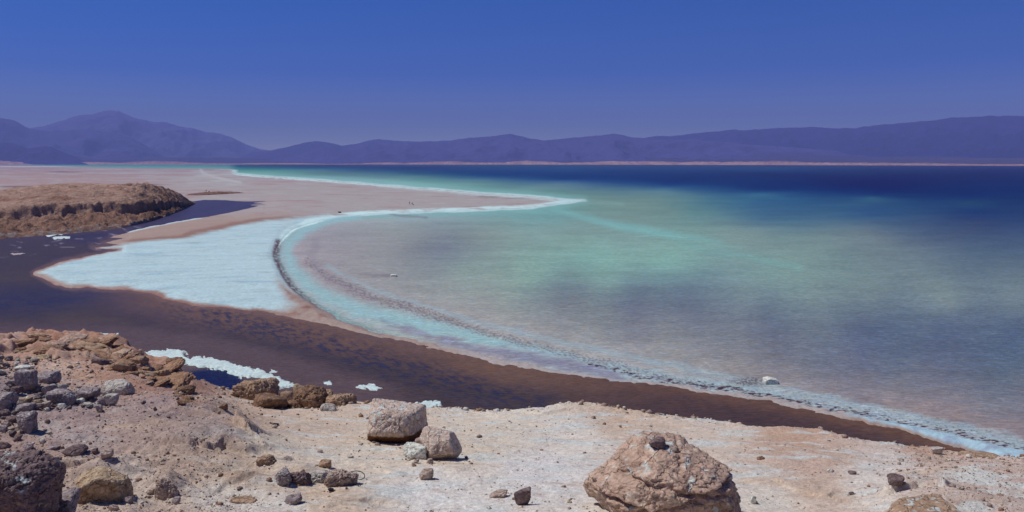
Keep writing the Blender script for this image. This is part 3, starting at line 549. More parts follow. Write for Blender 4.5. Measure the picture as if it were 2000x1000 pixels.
def ground_z(X, Y, detail=True):
    X = np.asarray(X, float); Y = np.asarray(Y, float); z = base_ground(X, Y)
    for a, b, h, sx, sy in LW: z = z + h * np.exp(-((X - a) / sx) ** 2 - ((Y - b) / sy) ** 2)
    wx = X + 0.22 * fbm(X / 0.6, Y / 0.6, 4, 91); wy = Y + 0.22 * fbm(X / 0.6 + 7, Y / 0.6, 4, 92)
    for ln, h, L in SW:
        big_ = L > 1.2
        d_, p_, s_ = dline(*((X + 0.9 * fbm(X / 2.6, Y / 2.6, 3, 93), Y + 0.9 * fbm(X / 2.6 + 5, Y / 2.6, 3, 94)) if big_ else (wx, wy)), ln); near_ = d_ < 3 * L
        z = z + np.where(near_ & (s_ > 0), h * np.exp(-d_ / L) * sst(0, 0.45 if big_ else 0.05 + 0.03 * L, d_) * sst(0, 0.12, p_) * sst(1, 0.88, p_), 0) - np.where(near_ & (s_ <= 0), 0.12 * h * np.exp(-d_ / (0.4 * L)), 0)
    sd = sdpoly(X + 0.5 * fbm(X / 1.5, Y / 1.5, 3, 71), Y + 0.5 * fbm(X / 1.3, Y / 1.3, 3, 72), POLY)
    U, Vv = survey(X, Y, z)
    left = sst(620, 330, U); prom = sst(27, 33, Y) * sst(500, 380, U)
    warp = fbm(X / 3, Y / 3, 3, 77)
    n = 0.16 * fbm(X / 3.2, Y / 2.4, 4, 73) + 0.05 * fbm(X / 0.7, Y / 0.55, 4, 74)
    led = ridged(X / 2.6 + warp * 0.6, Y / 0.9 + warp, 4, 75) - 0.5           # low ledges and pits
    n = n + led * (0.03 + 0.13 * left) + 0.026 * ridged(X / 0.28, Y / 0.24, 3, 76) * (0.35 + left) + 0.035 * left * fbm(X / 0.22, Y / 0.2, 3, 84)
    rocky = ridged(X / 4.2 + warp, Y / 2.6, 4, 78, 0.42) - 0.5
    st = z + 0.3 * fbm(X / 4.5, Y / 3, 3, 82); step = 0.55; fr = (st / step) % 1.0; terr = (np.floor(st / step) + sst(0.35, 0.95, fr)) * step
    n = n + prom * (rocky * 0.70 + 0.16 * (ridged(X / 1.3, Y / 0.6, 4, 79) - 0.5) + 0.9 * (terr - st))
    n = n + 0.10 * sst(2.0, 0.2, sd) * ridged(X / 0.6, Y / 0.6, 3, 80)
    z = z + n
    out = np.maximum(-sd, 0)
    z = z - 1.5 * out - 0.10 * sst(0.4, 0, sd) + 0.5 * sst(0.5, 3, out) * fbm(X / 2, Y / 2, 4, 81)
    return np.maximum(z, -0.8)
yr = np.concatenate([np.geomspace(4.0, 9.6, 30)[:-1], 9.6 * np.exp(np.arange(0, math.log(48 / 9.6), 0.0031)), np.linspace(48.3, 75, 40)])
ur = np.concatenate([np.linspace(-1400, -40, 110)[:-1], np.arange(-40, 2041, 2.9), np.linspace(2042, 3400, 110)])
UR, YR = np.meshgrid(ur, yr); X = ((UR - 1000) / FPX * (YR / math.cos(TH) * 1.08)).ravel(); Y = YR.ravel()
Z = ground_z(X, Y)
U, W = survey(X, Y, Z)
GC = np.array([(100, 655, 158, 122, 106), (200, 675, 156, 120, 104), (300, 715, 152, 116, 102), (350, 755, 148, 114, 102), (60, 690, 158, 128, 116), (110, 712, 172, 148, 136), (170, 735, 164, 132, 116), (250, 740, 150, 118, 104), (40, 760, 132, 118, 124), (150, 775, 134, 118, 126),
      (300, 790, 144, 122, 124), (400, 830, 146, 126, 122), (250, 850, 158, 132, 124), (150, 855, 152, 128, 128), (100, 920, 166, 140, 124), (60, 880, 150, 122, 116), (250, 930, 178, 160, 148), (350, 900, 164, 138, 122), (450, 920, 164, 138, 118), (430, 960, 184, 174, 166), (300, 985, 168, 146, 134),
      (520, 985, 186, 176, 168), (600, 830, 186, 162, 142), (550, 865, 182, 168, 154), (500, 810, 178, 148, 126), (700, 900, 192, 178, 162), (640, 980, 184, 162, 142), (850, 960, 194, 190, 188), (1000, 830, 192, 180, 166), (1050, 920, 192, 188, 188), (900, 870, 190, 174, 156), (760, 850, 188, 168, 148),
      (1200, 815, 184, 158, 138), (1120, 850, 192, 184, 176), (1400, 850, 186, 168, 154), (1550, 850, 176, 140, 118), (1600, 900, 180, 150, 134), (1600, 955, 180, 154, 136), (1500, 985, 192, 182, 172), (1750, 900, 186, 176, 172), (1800, 878, 174, 138, 120), (1900, 930, 176, 152, 142), (1980, 960, 172, 148, 140),
      (1750, 980, 192, 180, 170), (1700, 930, 188, 180, 174), (1930, 900, 178, 154, 144), (1830, 965, 178, 158, 148), (1820, 995, 150, 112, 106), (1950, 995, 176, 156, 148), (1300, 980, 192, 184, 176)], float)
wob = fbm(X / 0.9, Y / 0.7, 4, 85); wob2 = fbm(X / 0.9 + 9, Y / 0.7, 4, 86)
c = shepard(U + 45 * wob, (W + 18 * wob2) * 2, np.stack([GC[:, 0], GC[:, 1] * 2], 1), alb(GC[:, 2:] + 0.28 * (GC[:, 2:].mean(1, keepdims=True) - GC[:, 2:]) * sst(735, 790, GC[:, 1:2])) * 1.22 * np.array([1.04, 0.99, 1.02]), 3.5, 25)
pale = fbm(X / 1.3, Y / 0.55, 5, 87); tan = fbm(X / 2.2, Y / 0.8, 5, 88); dk = fbm(X / 0.35, Y / 0.28, 4, 89)
lgt = sst(330, 620, U) * sst(24.5, 22, Y * sst(600, 500, U) + 10)
c = mixc(c, alb((198, 200, 204)), sst(0.05, 0.38, pale + 0.5 * fbm(X / 3.5, Y / 1.2, 3, 96)) * (0.2 + 0.55 * sst(400, 640, U))); c = mixc(c, alb((190, 164, 146)), sst(0.16, 0.45, tan) * 0.55)
c = mixc(c, alb((164, 134, 124)), sst(0.22, 0.5, dk) * 0.45)
c = c * (1 + 0.10 * fbm(X / 0.12, Y / 0.1, 3, 90))[:, None]
below = Z < base_ground(X, Y) - 1.0
c = np.where(below[:, None], alb((140, 108, 92)) * (1 + 0.2 * wob[:, None]), c)
tag(mesh_obj('bluff_terrain', np.stack([X, Y, Z], 1), quads(*UR.shape), M_BLUFF, np.clip(c, 0.01, 0.85)), kind='structure')
gx, gy = np.meshgrid(np.linspace(-70, 60, 90), np.linspace(-25, 9.4, 40)); gz = ground_z(gx.ravel(), gy.ravel()) - 0.12
tag(mesh_obj('bluff_terrain', np.stack([gx.ravel(), gy.ravel(), gz], 1), quads(40, 90), M_BLUFF, np.tile(alb((172, 152, 140)), (gx.size, 1))), kind='structure')

# ------------------------------------------------------------------ stones
def ico(level):
    bm = bmesh.new(); bmesh.ops.create_icosphere(bm, subdivisions=level, radius=1.0)
    V = np.array([w.co[:] for w in bm.verts]); F = np.array([[w.index for w in f.verts] for f in bm.faces]); bm.free(); return V, F
ICO = {k: ico(k) for k in (2, 3, 4, 5, 6, 7)}
PAL = {'grey': ((152, 136, 142), (184, 172, 176), (122, 104, 112)), 'pink': ((178, 154, 148), (202, 188, 182), (142, 114, 106)), 'brown': ((166, 136, 118), (188, 162, 144), (128, 100, 84)),
       'pale': ((190, 180, 178), (206, 202, 202), (164, 144, 136)), 'white': ((216, 214, 212), (228, 228, 228), (194, 188, 186)), 'dark': ((122, 102, 106), (150, 128, 130), (92, 76, 80)),
       'umber': ((134, 104, 88), (160, 130, 112), (104, 78, 64)), 'black': ((40, 36, 46), (54, 48, 56), (30, 28, 36)), 'big': ((184, 154, 142), (206, 184, 172), (152, 120, 108)), 'head': ((160, 124, 104), (182, 150, 130), (128, 94, 76)), 'bould': ((196, 172, 164), (216, 204, 198), (164, 134, 124)), 'tan': ((176, 150, 128), (196, 176, 158), (140, 108, 88))}
def rock_shape(level, seed, size, planes=None, facet=12, rough=0.10, fine=0.03, pal='grey', white=0.0, cracks=(), stain=None, p=11, pits=0.0):
    D, F = ICO[level]; rs = np.random.RandomState(seed)
    if planes is None:
        n = rs.normal(size=(facet, 3)); n /= np.linalg.norm(n, axis=1, keepdims=True); d = rs.uniform(0.68, 1.0, facet)
        n = np.vstack([n, [[0, 0, -1], [0, 0, 1], [1, 0, 0], [-1, 0, 0], [0, 1, 0], [0, -1, 0]]]); d = np.r_[d, np.ones(6) * 0.98]
    else:
        q = np.array(planes, float); n = q[:, :3]; L = np.linalg.norm(n, axis=1); n = n / L[:, None]; d = q[:, 3]
    k = np.maximum(D @ n.T, 0) / d; r = (k ** p).sum(1) ** (-1.0 / p)
    P = D * r[:, None]; s = np.array(size) / 2; Q = P * s / s.max()
    off = rough * fbm3(Q * 1.6, 4, seed) + rough * 0.55 * fbm3(Q * 4.2, 4, seed + 5, 0.55, True) + fine * fbm3(Q * 13, 3, seed + 9) + 0.5 * fine * fbm3(Q * 34, 2, seed + 11)
    if pits: off = off - pits * sst(0.18, 0.5, noise3(Q * 5.5, seed + 2)) - 0.5 * pits * sst(0.2, 0.5, noise3(Q * 12, seed + 3))
    for (nx, ny, nz, c0, wd, dp, side) in cracks:    # open joints across the face
        q = P @ np.array([nx, ny, nz]) - c0 + 0.10 * noise3(P * 3.0, seed + 7) + 0.05 * noise3(P * 8, seed + 8)
        off = off - dp * np.exp(-(q / wd) ** 2) * sst(0.0, 0.3, P @ np.array(side[:3]) - side[3]) + dp * 0.35 * sst(0.25, 0.0, q) * sst(-0.02, 0.03, q) * sst(0.0, 0.3, P @ np.array(side[:3]) - side[3])
    P = P * (1 + off)[:, None]; W = P * s
    a, b, c_ = [alb(x) for x in PAL[pal]]
    m = fbm3(Q * 2.4, 4, seed + 20); m2 = fbm3(Q * 6.5, 3, seed + 21); C = np.tile(a, (len(P), 1))
    C = mixc(C, b, sst(0.0, 0.4, m2) * 0.8); C = mixc(C, c_, sst(0.02, 0.45, m) * 0.8)
    if white: C = mixc(C, alb((200, 204, 208)), sst(0.30 - 0.5 * white, 0.5 - 0.5 * white, m2 * 0.7 + m * 0.6 + 0.12 * P[:, 2]) * 0.9)
    if stain: C = mixc(C, alb(stain[0]), sst(stain[1] + 0.05, stain[1] - 0.05, P[:, 2] + 0.06 * m2 + stain[2] * P[:, 0]))
    return W, F, np.clip(C, 0.01, 0.85)
def rock_obj(name, shape, loc, rz=0.0, mat=None):
    o = mesh_obj(name, shape[0], shape[1], mat or M_ROCK, shape[2]); o.location = loc; o.rotation_euler = (0, 0, rz); return o
_ys = 6 * np.exp(np.linspace(0, math.log(9), 1500))
def hit(u_, v_):
    x, y, z = ray(u_, v_); t = _ys / y; g = ground_z(x * t, _ys); k = int(np.argmax(CAM_H + z * t <= g)); return x * t[k], _ys[k], g[k]
def place(u0, u1, v0, v1, depth=0.85, hk=0.82):      # place and size of a stone from its outline on the survey
    x, y, g = hit((u0 + u1) / 2, v1); k = math.hypot(y, CAM_H - g) / FPX
    w = (u1 - u0) * k; h = (v1 - v0) * k * hk; d = w * depth
    yc = y + d * 0.35; xc = x * yc / y; gc = float(ground_z(np.array([xc]), np.array([yc]))[0])
    return (xc, yc, gc), (w, d, h)
SITES = []
def stone(name, box, label, pal='grey', seed=1, level=5, sink=0.14, cat='rock', group=None, depth=0.85, rz=0.0, **k):
    loc, sz = place(*box, depth=depth); sz = (sz[0] * 1.04, sz[1], sz[2] * 1.22); SITES.append((loc[0], loc[1], sz[0], pal))
    o = rock_obj(name, rock_shape(level, seed, sz, pal=pal, **k), (loc[0], loc[1], loc[2] + sz[2] * (0.5 - sink)), rz)
    return tag(o, label, cat, group)

# the big boulder in front and the cobble lying on it
bl, bs = place(1138, 1447, 842, 1030, 0.95, 0.80)
BIG = [(-.66, -.22, .72, .70), (.60, -.18, .78, .76), (0.05, -.62, .78, .74), (-.35, -.92, .12, .86), (.35, -.95, -.05, .80), (.97, -.22, .10, .95), (-.97, -.18, .02, .97), (0, 1, .25, .9), (.1, 0, 1, .86), (0, 0, -1, .9), (.8, .5, .4, .92), (-.7, .6, .4, .9), (-.2, -.75, -.62, .84)]
CR = [(.42, .25, .85, .14, .060, .16, (0, -1, .2, .0)), (-.25, .1, .95, -.25, .05, .13, (0.3, -1, 0, .1)), (.9, -.1, -.45, -.02, .035, .08, (-.2, -.3, 1, .35)), (.2, .1, .95, -.48, .05, .12, (-.4, -.8, 0, .1))]
BIG = [(-.70, -.20, .68, .66), (.55, -.12, .83, .74), (0.12, -.62, .78, .70), (-.45, -.88, .15, .80), (.30, -.95, -.12, .76), (.97, -.30, .12, .93), (-.95, -.30, -.25, .92), (0, 1, .25, .9), (.1, 0, 1, .84), (0, 0, -1, .9), (.8, .5, .4, .92), (-.7, .6, .4, .9), (-.2, -.75, -.62, .80), (.75, -.55, .38, .88), (-.3, -.35, .88, .80)]
CR = [(.30, .18, .93, .10, .055, .15, (-.1, -1, .2, .05)), (-.38, .1, .92, -.20, .06, .16, (0.5, -1, 0, .05)), (.92, -.1, -.38, -.05, .04, .09, (-.2, -.2, 1, .45)), (.35, .1, .93, -.42, .06, .14, (-.5, -.8, 0, .1)), (.6, .2, .75, .34, .03, .05, (0, -.6, .8, .2))]
tag(rock_obj('boulder', rock_shape(7, 404, (bs[0] * 0.88, bs[1] * 0.9, bs[2] * 1.05), BIG, rough=0.10, fine=0.04, pal='big', white=0.16, cracks=CR, p=20, pits=0.035), (bl[0], bl[1], bl[2] + bs[2] * 0.46)),
    'largest boulder, rugged reddish brown with white crust patches and deep cracks', 'boulder')
# boulder pair by the edge
al, asz = place(714, 823, 782, 868, 0.95, 0.92)
PA = [(0, -.93, .38, .86), (0.05, -.82, -.58, .80), (-1, -.12, .03, .95), (.97, -.28, .0, .92), (.14, -.1, 1, .88), (.72, -.68, .1, .96), (-.72, -.6, .25, 1.05), (0, 1, .1, .95), (0, 0, -1, .9), (.5, -.6, .62, 1.12), (-.55, -.4, .75, 1.1)]
tag(rock_obj('boulder', rock_shape(6, 11, (asz[0] * 0.9, asz[1] * .9, asz[2] * 0.98), PA, rough=0.05, fine=0.022, pal='bould', white=0.30, p=16, pits=0.03, stain=((112, 72, 50), -0.26, 0.06), cracks=[(.85, .1, .5, .42, .09, .10, (.3, -1, 0, .35))]),
    (al[0], al[1], al[2] + asz[2] * 0.42), -0.08), 'squarish pinkish grey boulder with a brown stained underside near the bluff edge', 'boulder')
b2, bs2 = place(824, 901, 829, 900, 0.9, 0.92)
PB = [(-.12, -.5, .86, .74), (.93, -.2, .32, .74), (-.86, -.42, .25, .86), (-.05, -.86, .30, .78), (.1, -.66, -.75, .70), (0, 1, .3, .85), (.9, -.3, -.3, .95), (-.9, -.2, -.3, .9), (0, 0, -1, .92), (.3, .2, .95, .92)]
tag(rock_obj('boulder', rock_shape(6, 23, (bs2[0] * 0.9, bs2[1] * .9, bs2[2] * 1.0), PB, rough=0.05, fine=0.022, pal='bould', white=0.14, p=18, pits=0.02), (b2[0], b2[1], b2[2] + bs2[2] * 0.42), 0.1),
    'angular pink boulder with a sharp right-angled ridge, tilted beside the squarish boulder', 'boulder')
stone('rock', (790, 832, 862, 897), 'lumpy white crusted rock wedged between the two boulders near the bluff edge', 'white', 31, 5, rough=0.22, fine=0.05, pits=0.08)
stone('rock', (812, 832, 851, 872), 'small upright brownish stone leaning between the squarish and the angular boulder', 'pink', 32, 4)
stone('stone', (808, 818, 897, 905), 'round pebble-sized stone below the white crusted rock', 'pink', 33, 4, cat='stone')
stone('stone', (833, 846, 896, 906), 'small stone in the shadow under the angular boulder', 'pink', 34, 4, cat='stone')
stone('rock', (819, 845, 913, 937), 'small pointed pinkish rock alone on pale ground below the boulder pair', 'pink', 35, 5, rough=0.16)
stone('rock', (1005, 1035, 947, 987), 'dark upright rock standing alone on pale ground before the largest boulder', 'dark', 36, 5, rough=0.12, depth=0.7)
stone('rock', (958, 988, 957, 972), 'low crumbly pinkish rock beside the dark upright rock', 'pink', 37, 5, rough=0.25, fine=0.06, sink=0.3)
# the cobble on top of the big boulder: rests on its real surface
dg = bpy.context.evaluated_depsgraph_get(); dg.update()
def drop(x, y, z0=40):
    ok, loc, *_ = sc.ray_cast(bpy.context.evaluated_depsgraph_get(), Vector((x, y, z0)), Vector((0, 0, -1))); return loc.z
tx, ty, tz = at(1284, 848, bl[1] + 0.05)
tag(rock_obj('stone', rock_shape(5, 41, (0.24, 0.2, 0.15), pal='dark', rough=0.12), (tx, ty, drop(tx, ty) + 0.055)), 'small dark stone resting on top of the largest boulder', 'stone')
# others on the pale ground
stone('rock', (1817, 1838, 871, 887), 'small whitish rock with a dark base on the bluff edge above the channel tip', 'pale', 51, 5)
stone('rock', (1885, 1950, 882, 893), 'flat reddish brown hump of rock where the bluff edge meets the white strip', 'brown', 52, 5, sink=0.4)
stone('rock', (1735, 1765, 934, 960), 'dark wedge-shaped rock half buried in the gravel slope', 'dark', 53, 5, sink=0.3, rough=0.14)
stone('rock', (1732, 1860, 974, 1030), 'broad reddish rock breaking out of the gravel at the lower picture border', 'brown', 54, 6, sink=0.35, rough=0.14, white=0.1)
stone('stone', (1658, 1673, 918, 927), 'small dark stone on the pale streak between the two tan slopes', 'dark', 55, 4, cat='stone')
stone('stone', (1657, 1668, 960, 967), 'tiny dark stone on pale ground, alone below the tan slope', 'dark', 56, 4, cat='stone')
stone('stone', (1464, 1475, 966, 984), 'small white upright stone close behind the largest boulder', 'white', 57, 4, cat='stone')
stone('rock', (538, 572, 914, 950), 'lumpy purple grey rock with a white cap, leftmost of the crumbly row', 'grey', 61, 5, rough=0.38, white=0.3, p=7, pits=0.1, sink=0.3)
stone('rock', (566, 602, 918, 948), 'crumbly ribbed brownish rock in the row before the wire loop', 'dark', 62, 5, rough=0.42, fine=0.06, p=7, pits=0.1, sink=0.35)
stone('rock', (625, 648, 897, 915), 'small reddish rock behind the rock that holds the wire loop', 'brown', 63, 5)
stone('rock', (635, 690, 912, 950), 'warty purple grey rock holding down the black wire loop', 'pink', 64, 6, rough=0.34, fine=0.10, pits=0.10, p=7, sink=0.25)
stone('rock', (596, 640, 915, 942), 'crumbly pale rock between the ribbed rock and the warty rock', 'pale', 65, 5, rough=0.4, fine=0.06, p=7, pits=0.1, sink=0.4)
stone('rock', (505, 536, 884, 908), 'brown hollow-sided rock at the end of the low gravel ledge', 'brown', 66, 5, rough=0.36, fine=.07, p=7, sink=0.45)
stone('rock', (560, 590, 962, 985), 'small grey crumbly rock on tan ground near the lower picture border', 'grey', 67, 5, rough=0.36, fine=.07, p=7, sink=0.4)
stone('rock', (455, 500, 965, 982), 'flat reddish rock lying in the pale hollow', 'brown', 68, 5, rough=0.2, sink=0.4)
stone('rock', (300, 345, 925, 976), 'steep crumbly rock spur with a dark shaded side', 'pink', 69, 6, rough=0.4, fine=0.08, p=7, pits=.1, sink=0.3, depth=0.6)
stone('rock', (335, 352, 972, 986), 'small purplish stone in front of the steep crumbly spur', 'grey', 70, 4)
stone('rock', (150, 242, 912, 985), 'rounded tan rock with a hollow shaded face, behind the dark boulder', 'tan', 71, 6, rough=0.12, sink=0.2, planes=[(-.4, -.2, .9, .8), (.5, .1, .85, .85), (.35, -.9, -.15, .62), (-.8, -.5, .2, .8), (1, 0, 0, .95), (0, 1, .2, .9), (0, 0, -1, .9), (-1, 0, 0, .95)])
stone('rock', (92, 152, 945, 1012), 'grey rock with a flat slanting top between the dark boulder and the tan rock', 'grey', 72, 6, sink=0.25)
stone('boulder', (-62, 98, 893, 1040), 'large dark pitted boulder cut off by the lower picture corner', 'dark', 73, 7, rough=0.09, fine=0.05, pits=0.06, white=0.06, sink=0.12, cat='boulder', planes=[(0, -.25, .95, .86), (.85, -.4, .3, .9), (.2, -1, .05, .72), (-.8, -.4, .3, .9), (.9, .1, -.2, .95), (0, 1, .2, .9), (0, 0, -1, .9), (-1, 0, 0, .95), (.5, -.3, .8, .93)])
for k_, (bx, lb, pl) in enumerate([((127, 167, 872, 890), 'long flat purple stone on the gravel slope', 'dark'), ((69, 86, 881, 901), 'small round tan stone behind the large dark pitted boulder', 'tan'), ((48, 66, 866, 881), 'small purplish stone behind the large dark pitted boulder', 'grey'),
        ((198, 221, 881, 898), 'small pinkish stone with a pale end on the gravel slope', 'pink'), ((179, 190, 880, 889), 'tiny purple stone between the long flat one and the pinkish one', 'dark'), ((94, 118, 872, 879), 'flat grey stone lying above the long flat purple stone', 'grey'),
        ((28, 42, 851, 862), 'small dark stone below the lowest stones of the rubble heap', 'dark'), ((0, 20, 858, 876), 'dark stone at the picture border under the rubble heap', 'dark'), ((243, 262, 972, 984), 'small grey stone below the tan hollow rock', 'grey'), ((286, 300, 958, 968), 'tiny pink stone beside the steep crumbly spur', 'pink'),
        ((216, 232, 986, 998), 'small pink stone at the lower border below the tan hollow rock', 'pink'), ((533, 545, 826, 831), 'thin dark chip lying on open tan ground', 'black'), ((640, 652, 954, 961), 'tiny dark chip below the warty rock', 'black')]):
    stone('stone', bx, lb, pl, 80 + k_, 5, cat='stone')

# rubble heap
heap = [((40, 77, 720, 768), 'tall upright grey purple block standing in the rubble heap', 'grey', 5), ((18, 43, 724, 741), 'rounded brownish stone behind the upright block of the heap', 'pink', 5), ((18, 44, 739, 756), 'pale topped stone in shade below the upright block', 'grey', 5),
        ((28, 62, 716, 724), 'white flat slab on top of the heap behind the upright block', 'white', 5), ((24, 42, 755, 772), 'small dark stone in the shade of the upright block', 'dark', 5), ((-14, 34, 757, 803), 'large striped grey stone at the picture border in the heap', 'grey', 6),
        ((88, 116, 748, 770), 'rounded grey stone right beside the shadow of the upright block', 'grey', 5), ((72, 112, 724, 748), 'rough scree stone at the far crest of the heap', 'grey', 5), ((113, 130, 748, 763), 'whitish stone behind the long grey slab', 'pale', 5),
        ((93, 114, 771, 787), 'round purple stone at the near end of the long grey slab', 'dark', 5), ((104, 151, 762, 792), 'long grey slab with white speckles in the heap', 'grey', 6), ((109, 131, 782, 793), 'white wedge under the long grey slab', 'white', 5),
        ((147, 189, 762, 784), 'overhanging grey slab with a deep shadow below, at the heap end', 'grey', 6), ((151, 166, 780, 791), 'small white stone before the overhanging slab', 'white', 5), ((164, 182, 785, 793), 'flat pale stone below the overhanging slab', 'pale', 5),
        ((206, 261, 740, 772), 'large pale layered boulder apart from the rubble heap', 'pale', 6), ((208, 230, 767, 791), 'pale stone with a white top below the layered boulder', 'pale', 5), ((192, 211, 772, 791), 'grey round stone below the layered boulder', 'grey', 5),
        ((189, 201, 792, 804), 'small purple stone alone on gravel below the layered boulder', 'grey', 5), ((40, 61, 778, 789), 'brown stone below the upright block', 'tan', 5), ((45, 58, 773, 785), 'bright white angular stone in the middle of the heap', 'white', 5),
        ((29, 64, 790, 807), 'slanting grey slab pointing down the heap', 'grey', 5), ((13, 36, 813, 825), 'dark round stone low in the heap', 'dark', 5), ((34, 67, 806, 845), 'large grey stone at the foot of the heap casting a round shadow', 'grey', 6),
        ((0, 22, 800, 818), 'dark grey stone under the striped stone', 'dark', 5), ((-5, 12, 830, 846), 'purple stone at the border, lowest of the heap', 'grey', 5), ((6, 19, 822, 834), 'small pinkish stone low in the heap', 'pink', 5), ((12, 30, 832, 842), 'pale flat stone beside the large foot stone', 'pink', 5),
        ((82, 100, 784, 799), 'small pinkish stone below the round purple stone', 'pink', 5), ((62, 80, 788, 799), 'dark grey stone between the slanting slab and the pinkish stone', 'dark', 5), ((79, 93, 779, 788), 'pale chip beside the round purple stone', 'pale', 4), ((68, 84, 780, 790), 'brown chip below the shadow of the upright block', 'tan', 4), ((112, 128, 792, 800), 'thin purple chip below the white wedge', 'grey', 4)]
for k_, (bx, lb, pl, lv) in enumerate(heap):
    stone('rock', bx, lb, pl, 120 + k_, lv, rough=0.16, fine=0.05, sink=0.14, white=0.15 if pl == 'grey' else 0.0, group='rocks of the rubble heap', facet=8, p=8)
rs = np.random.RandomState(5); small = []
for k_ in range(8):
    W_, F_, C_ = rock_shape(4, 300 + k_, (1, 0.85, 0.7), pal=('grey', 'grey', 'dark', 'pink', 'grey', 'pale', 'pink', 'grey')[k_], rough=0.2, fine=0.06, facet=8, p=8)
    o = mesh_obj('rubble_stone', W_, F_, M_ROCK, C_); small.append(o)
n_done = 0
zones = [((-25, 70, 700, 732), 80), ((-20, 130, 730, 800), 100), ((-20, 60, 790, 850), 60), ((70, 200, 765, 800), 40)]
for (u0, u1, v0, v1), n_ in zones:
    for k_ in range(n_):
        uu_, vv_ = rs.uniform(u0, u1), rs.uniform(v0, v1); x, y, g = hit(uu_, vv_); q = y / FPX * (3.5 + 13 * rs.uniform() ** 2)
        src = small[rs.randint(8)]; o = src if n_done < 8 and (src := small[n_done]) else src.copy()
        if n_done >= 8: COL.objects.link(o)
        o.location = (x, y, g + q * 0.18); o.scale = (q, q * rs.uniform(.7, 1.1), q * rs.uniform(.6, 1)); o.rotation_euler = (rs.uniform(-.4, .4), rs.uniform(-.4, .4), rs.uniform(0, 6.28))
        tag(o, 'small angular stone filling the gaps of the grey rubble heap', 'stone', 'small stones of the grey rubble heap'); n_done += 1

# outcrop at the bluff edge
outc = [((464, 545, 727, 782), 'broad orange brown lumpy outcrop rock next to the dark blue pool', 'brown', 6, 0.2), ((490, 557, 762, 797), 'smooth dark brown block in front of the lumpy outcrop rock', 'umber', 6, 0.05), ((546, 573, 756, 785), 'upright wedge rock with one pale and one dark side', 'brown', 5, 0.08),
        ((568, 646, 737, 797), 'dark brown peak rock, highest of the outcrop', 'umber', 6, 0.17), ((572, 600, 739, 778), 'pale leaning slab on the back of the peak rock', 'tan', 5, 0.08), ((608, 655, 744, 788), 'rounded orange lobe rock leaning on the peak rock', 'brown', 6, 0.14),
        ((632, 690, 764, 793), 'low brown tail rock ending the outcrop at the bluff edge', 'brown', 6, 0.2), ((628, 656, 782, 803), 'small pale pink rock in front of the outcrop', 'pale', 5, 0.1), ((556, 600, 777, 797), 'dark flat rock between the brown block and the peak rock', 'umber', 5, 0.15)]
for k_, (bx, lb, pl, lv, rg) in enumerate(outc):
    stone('rock', bx, lb, pl, 170 + k_, lv, rough=rg * 1.5, fine=0.05, sink=0.28, group='outcrop rocks at the bluff edge', pits=0.06 if rg > .1 else 0, p=8)
prom = [((182, 214, 690, 712), 'grey overhanging slab jutting from the brown headland above a dark hollow', 'dark', 5, 0.08), ((60, 100, 684, 702), 'pale brown rounded ledge rock on the headland', 'tan', 5, 0.12), ((325, 352, 700, 715), 'dark brown rock on the headland flank near the white crust', 'umber', 5, 0.2), ((350, 380, 744, 770), 'dark brown rock at the lower end of the headland beside the pool', 'umber', 5, 0.18),
        ((258, 290, 690, 712), 'rugged brown rock on the middle of the headland flank', 'brown', 5, 0.2), ((300, 330, 712, 735), 'brown rock with pale patches on the lower headland flank', 'brown', 5, 0.2), ((215, 250, 700, 725), 'brown rock right of the overhanging slab hollow', 'brown', 5, 0.2), ((428, 444, 786, 800), 'small dark brown rock on open ground between headland and outcrop', 'umber', 5, 0.15)]
for k_, (bx, lb, pl, lv, rg) in enumerate(prom):
    stone('rock', bx, lb, pl, 200 + k_, lv, rough=rg * 1.4, fine=0.05, sink=0.4, p=8, group='rocks of the brown headland', pits=0.03)

rs = np.random.RandomState(21); kit = []
for k_ in range(6):
    W_, F_, C_ = rock_shape(5, 600 + k_, (1, 0.9, 0.62), pal=('brown', 'head', 'head', 'big', 'head', 'brown')[k_], rough=0.34, fine=0.07, facet=9, p=8, pits=0.08)
    kit.append(mesh_obj('headland_rock', W_, F_, M_ROCK, C_))
line = [(10, 668), (60, 655), (110, 652), (160, 660), (205, 664), (228, 676), (240, 690), (270, 700), (300, 712), (330, 722), (350, 742), (368, 760)]
for k_ in range(64):
    t_ = rs.uniform(0, len(line) - 1.001); i_ = int(t_); f_ = t_ - i_; uu_ = line[i_][0] + (line[i_ + 1][0] - line[i_][0]) * f_ + rs.uniform(-16, 10); vv_ = line[i_][1] + (line[i_ + 1][1] - line[i_][1]) * f_ + rs.uniform(0, 1) ** 1.3 * 34 + 3
    x, y, g = hit(uu_, vv_)
    if y > 46: continue
    q = y / FPX * (18 + 44 * rs.uniform() ** 2); o = kit[k_] if k_ < 6 else kit[rs.randint(6)].copy()
    if k_ >= 6: COL.objects.link(o)
    o.location = (x, y, g - q * 0.05); o.scale = (q * 1.35, q, q * rs.uniform(.4, .75)); o.rotation_euler = (rs.uniform(-.3, .3), rs.uniform(-.3, .3), rs.uniform(0, 6.28))
    tag(o, 'weathered brown rock half sunk into the crest and flank of the headland', 'rock', 'weathered rocks covering the brown headland')
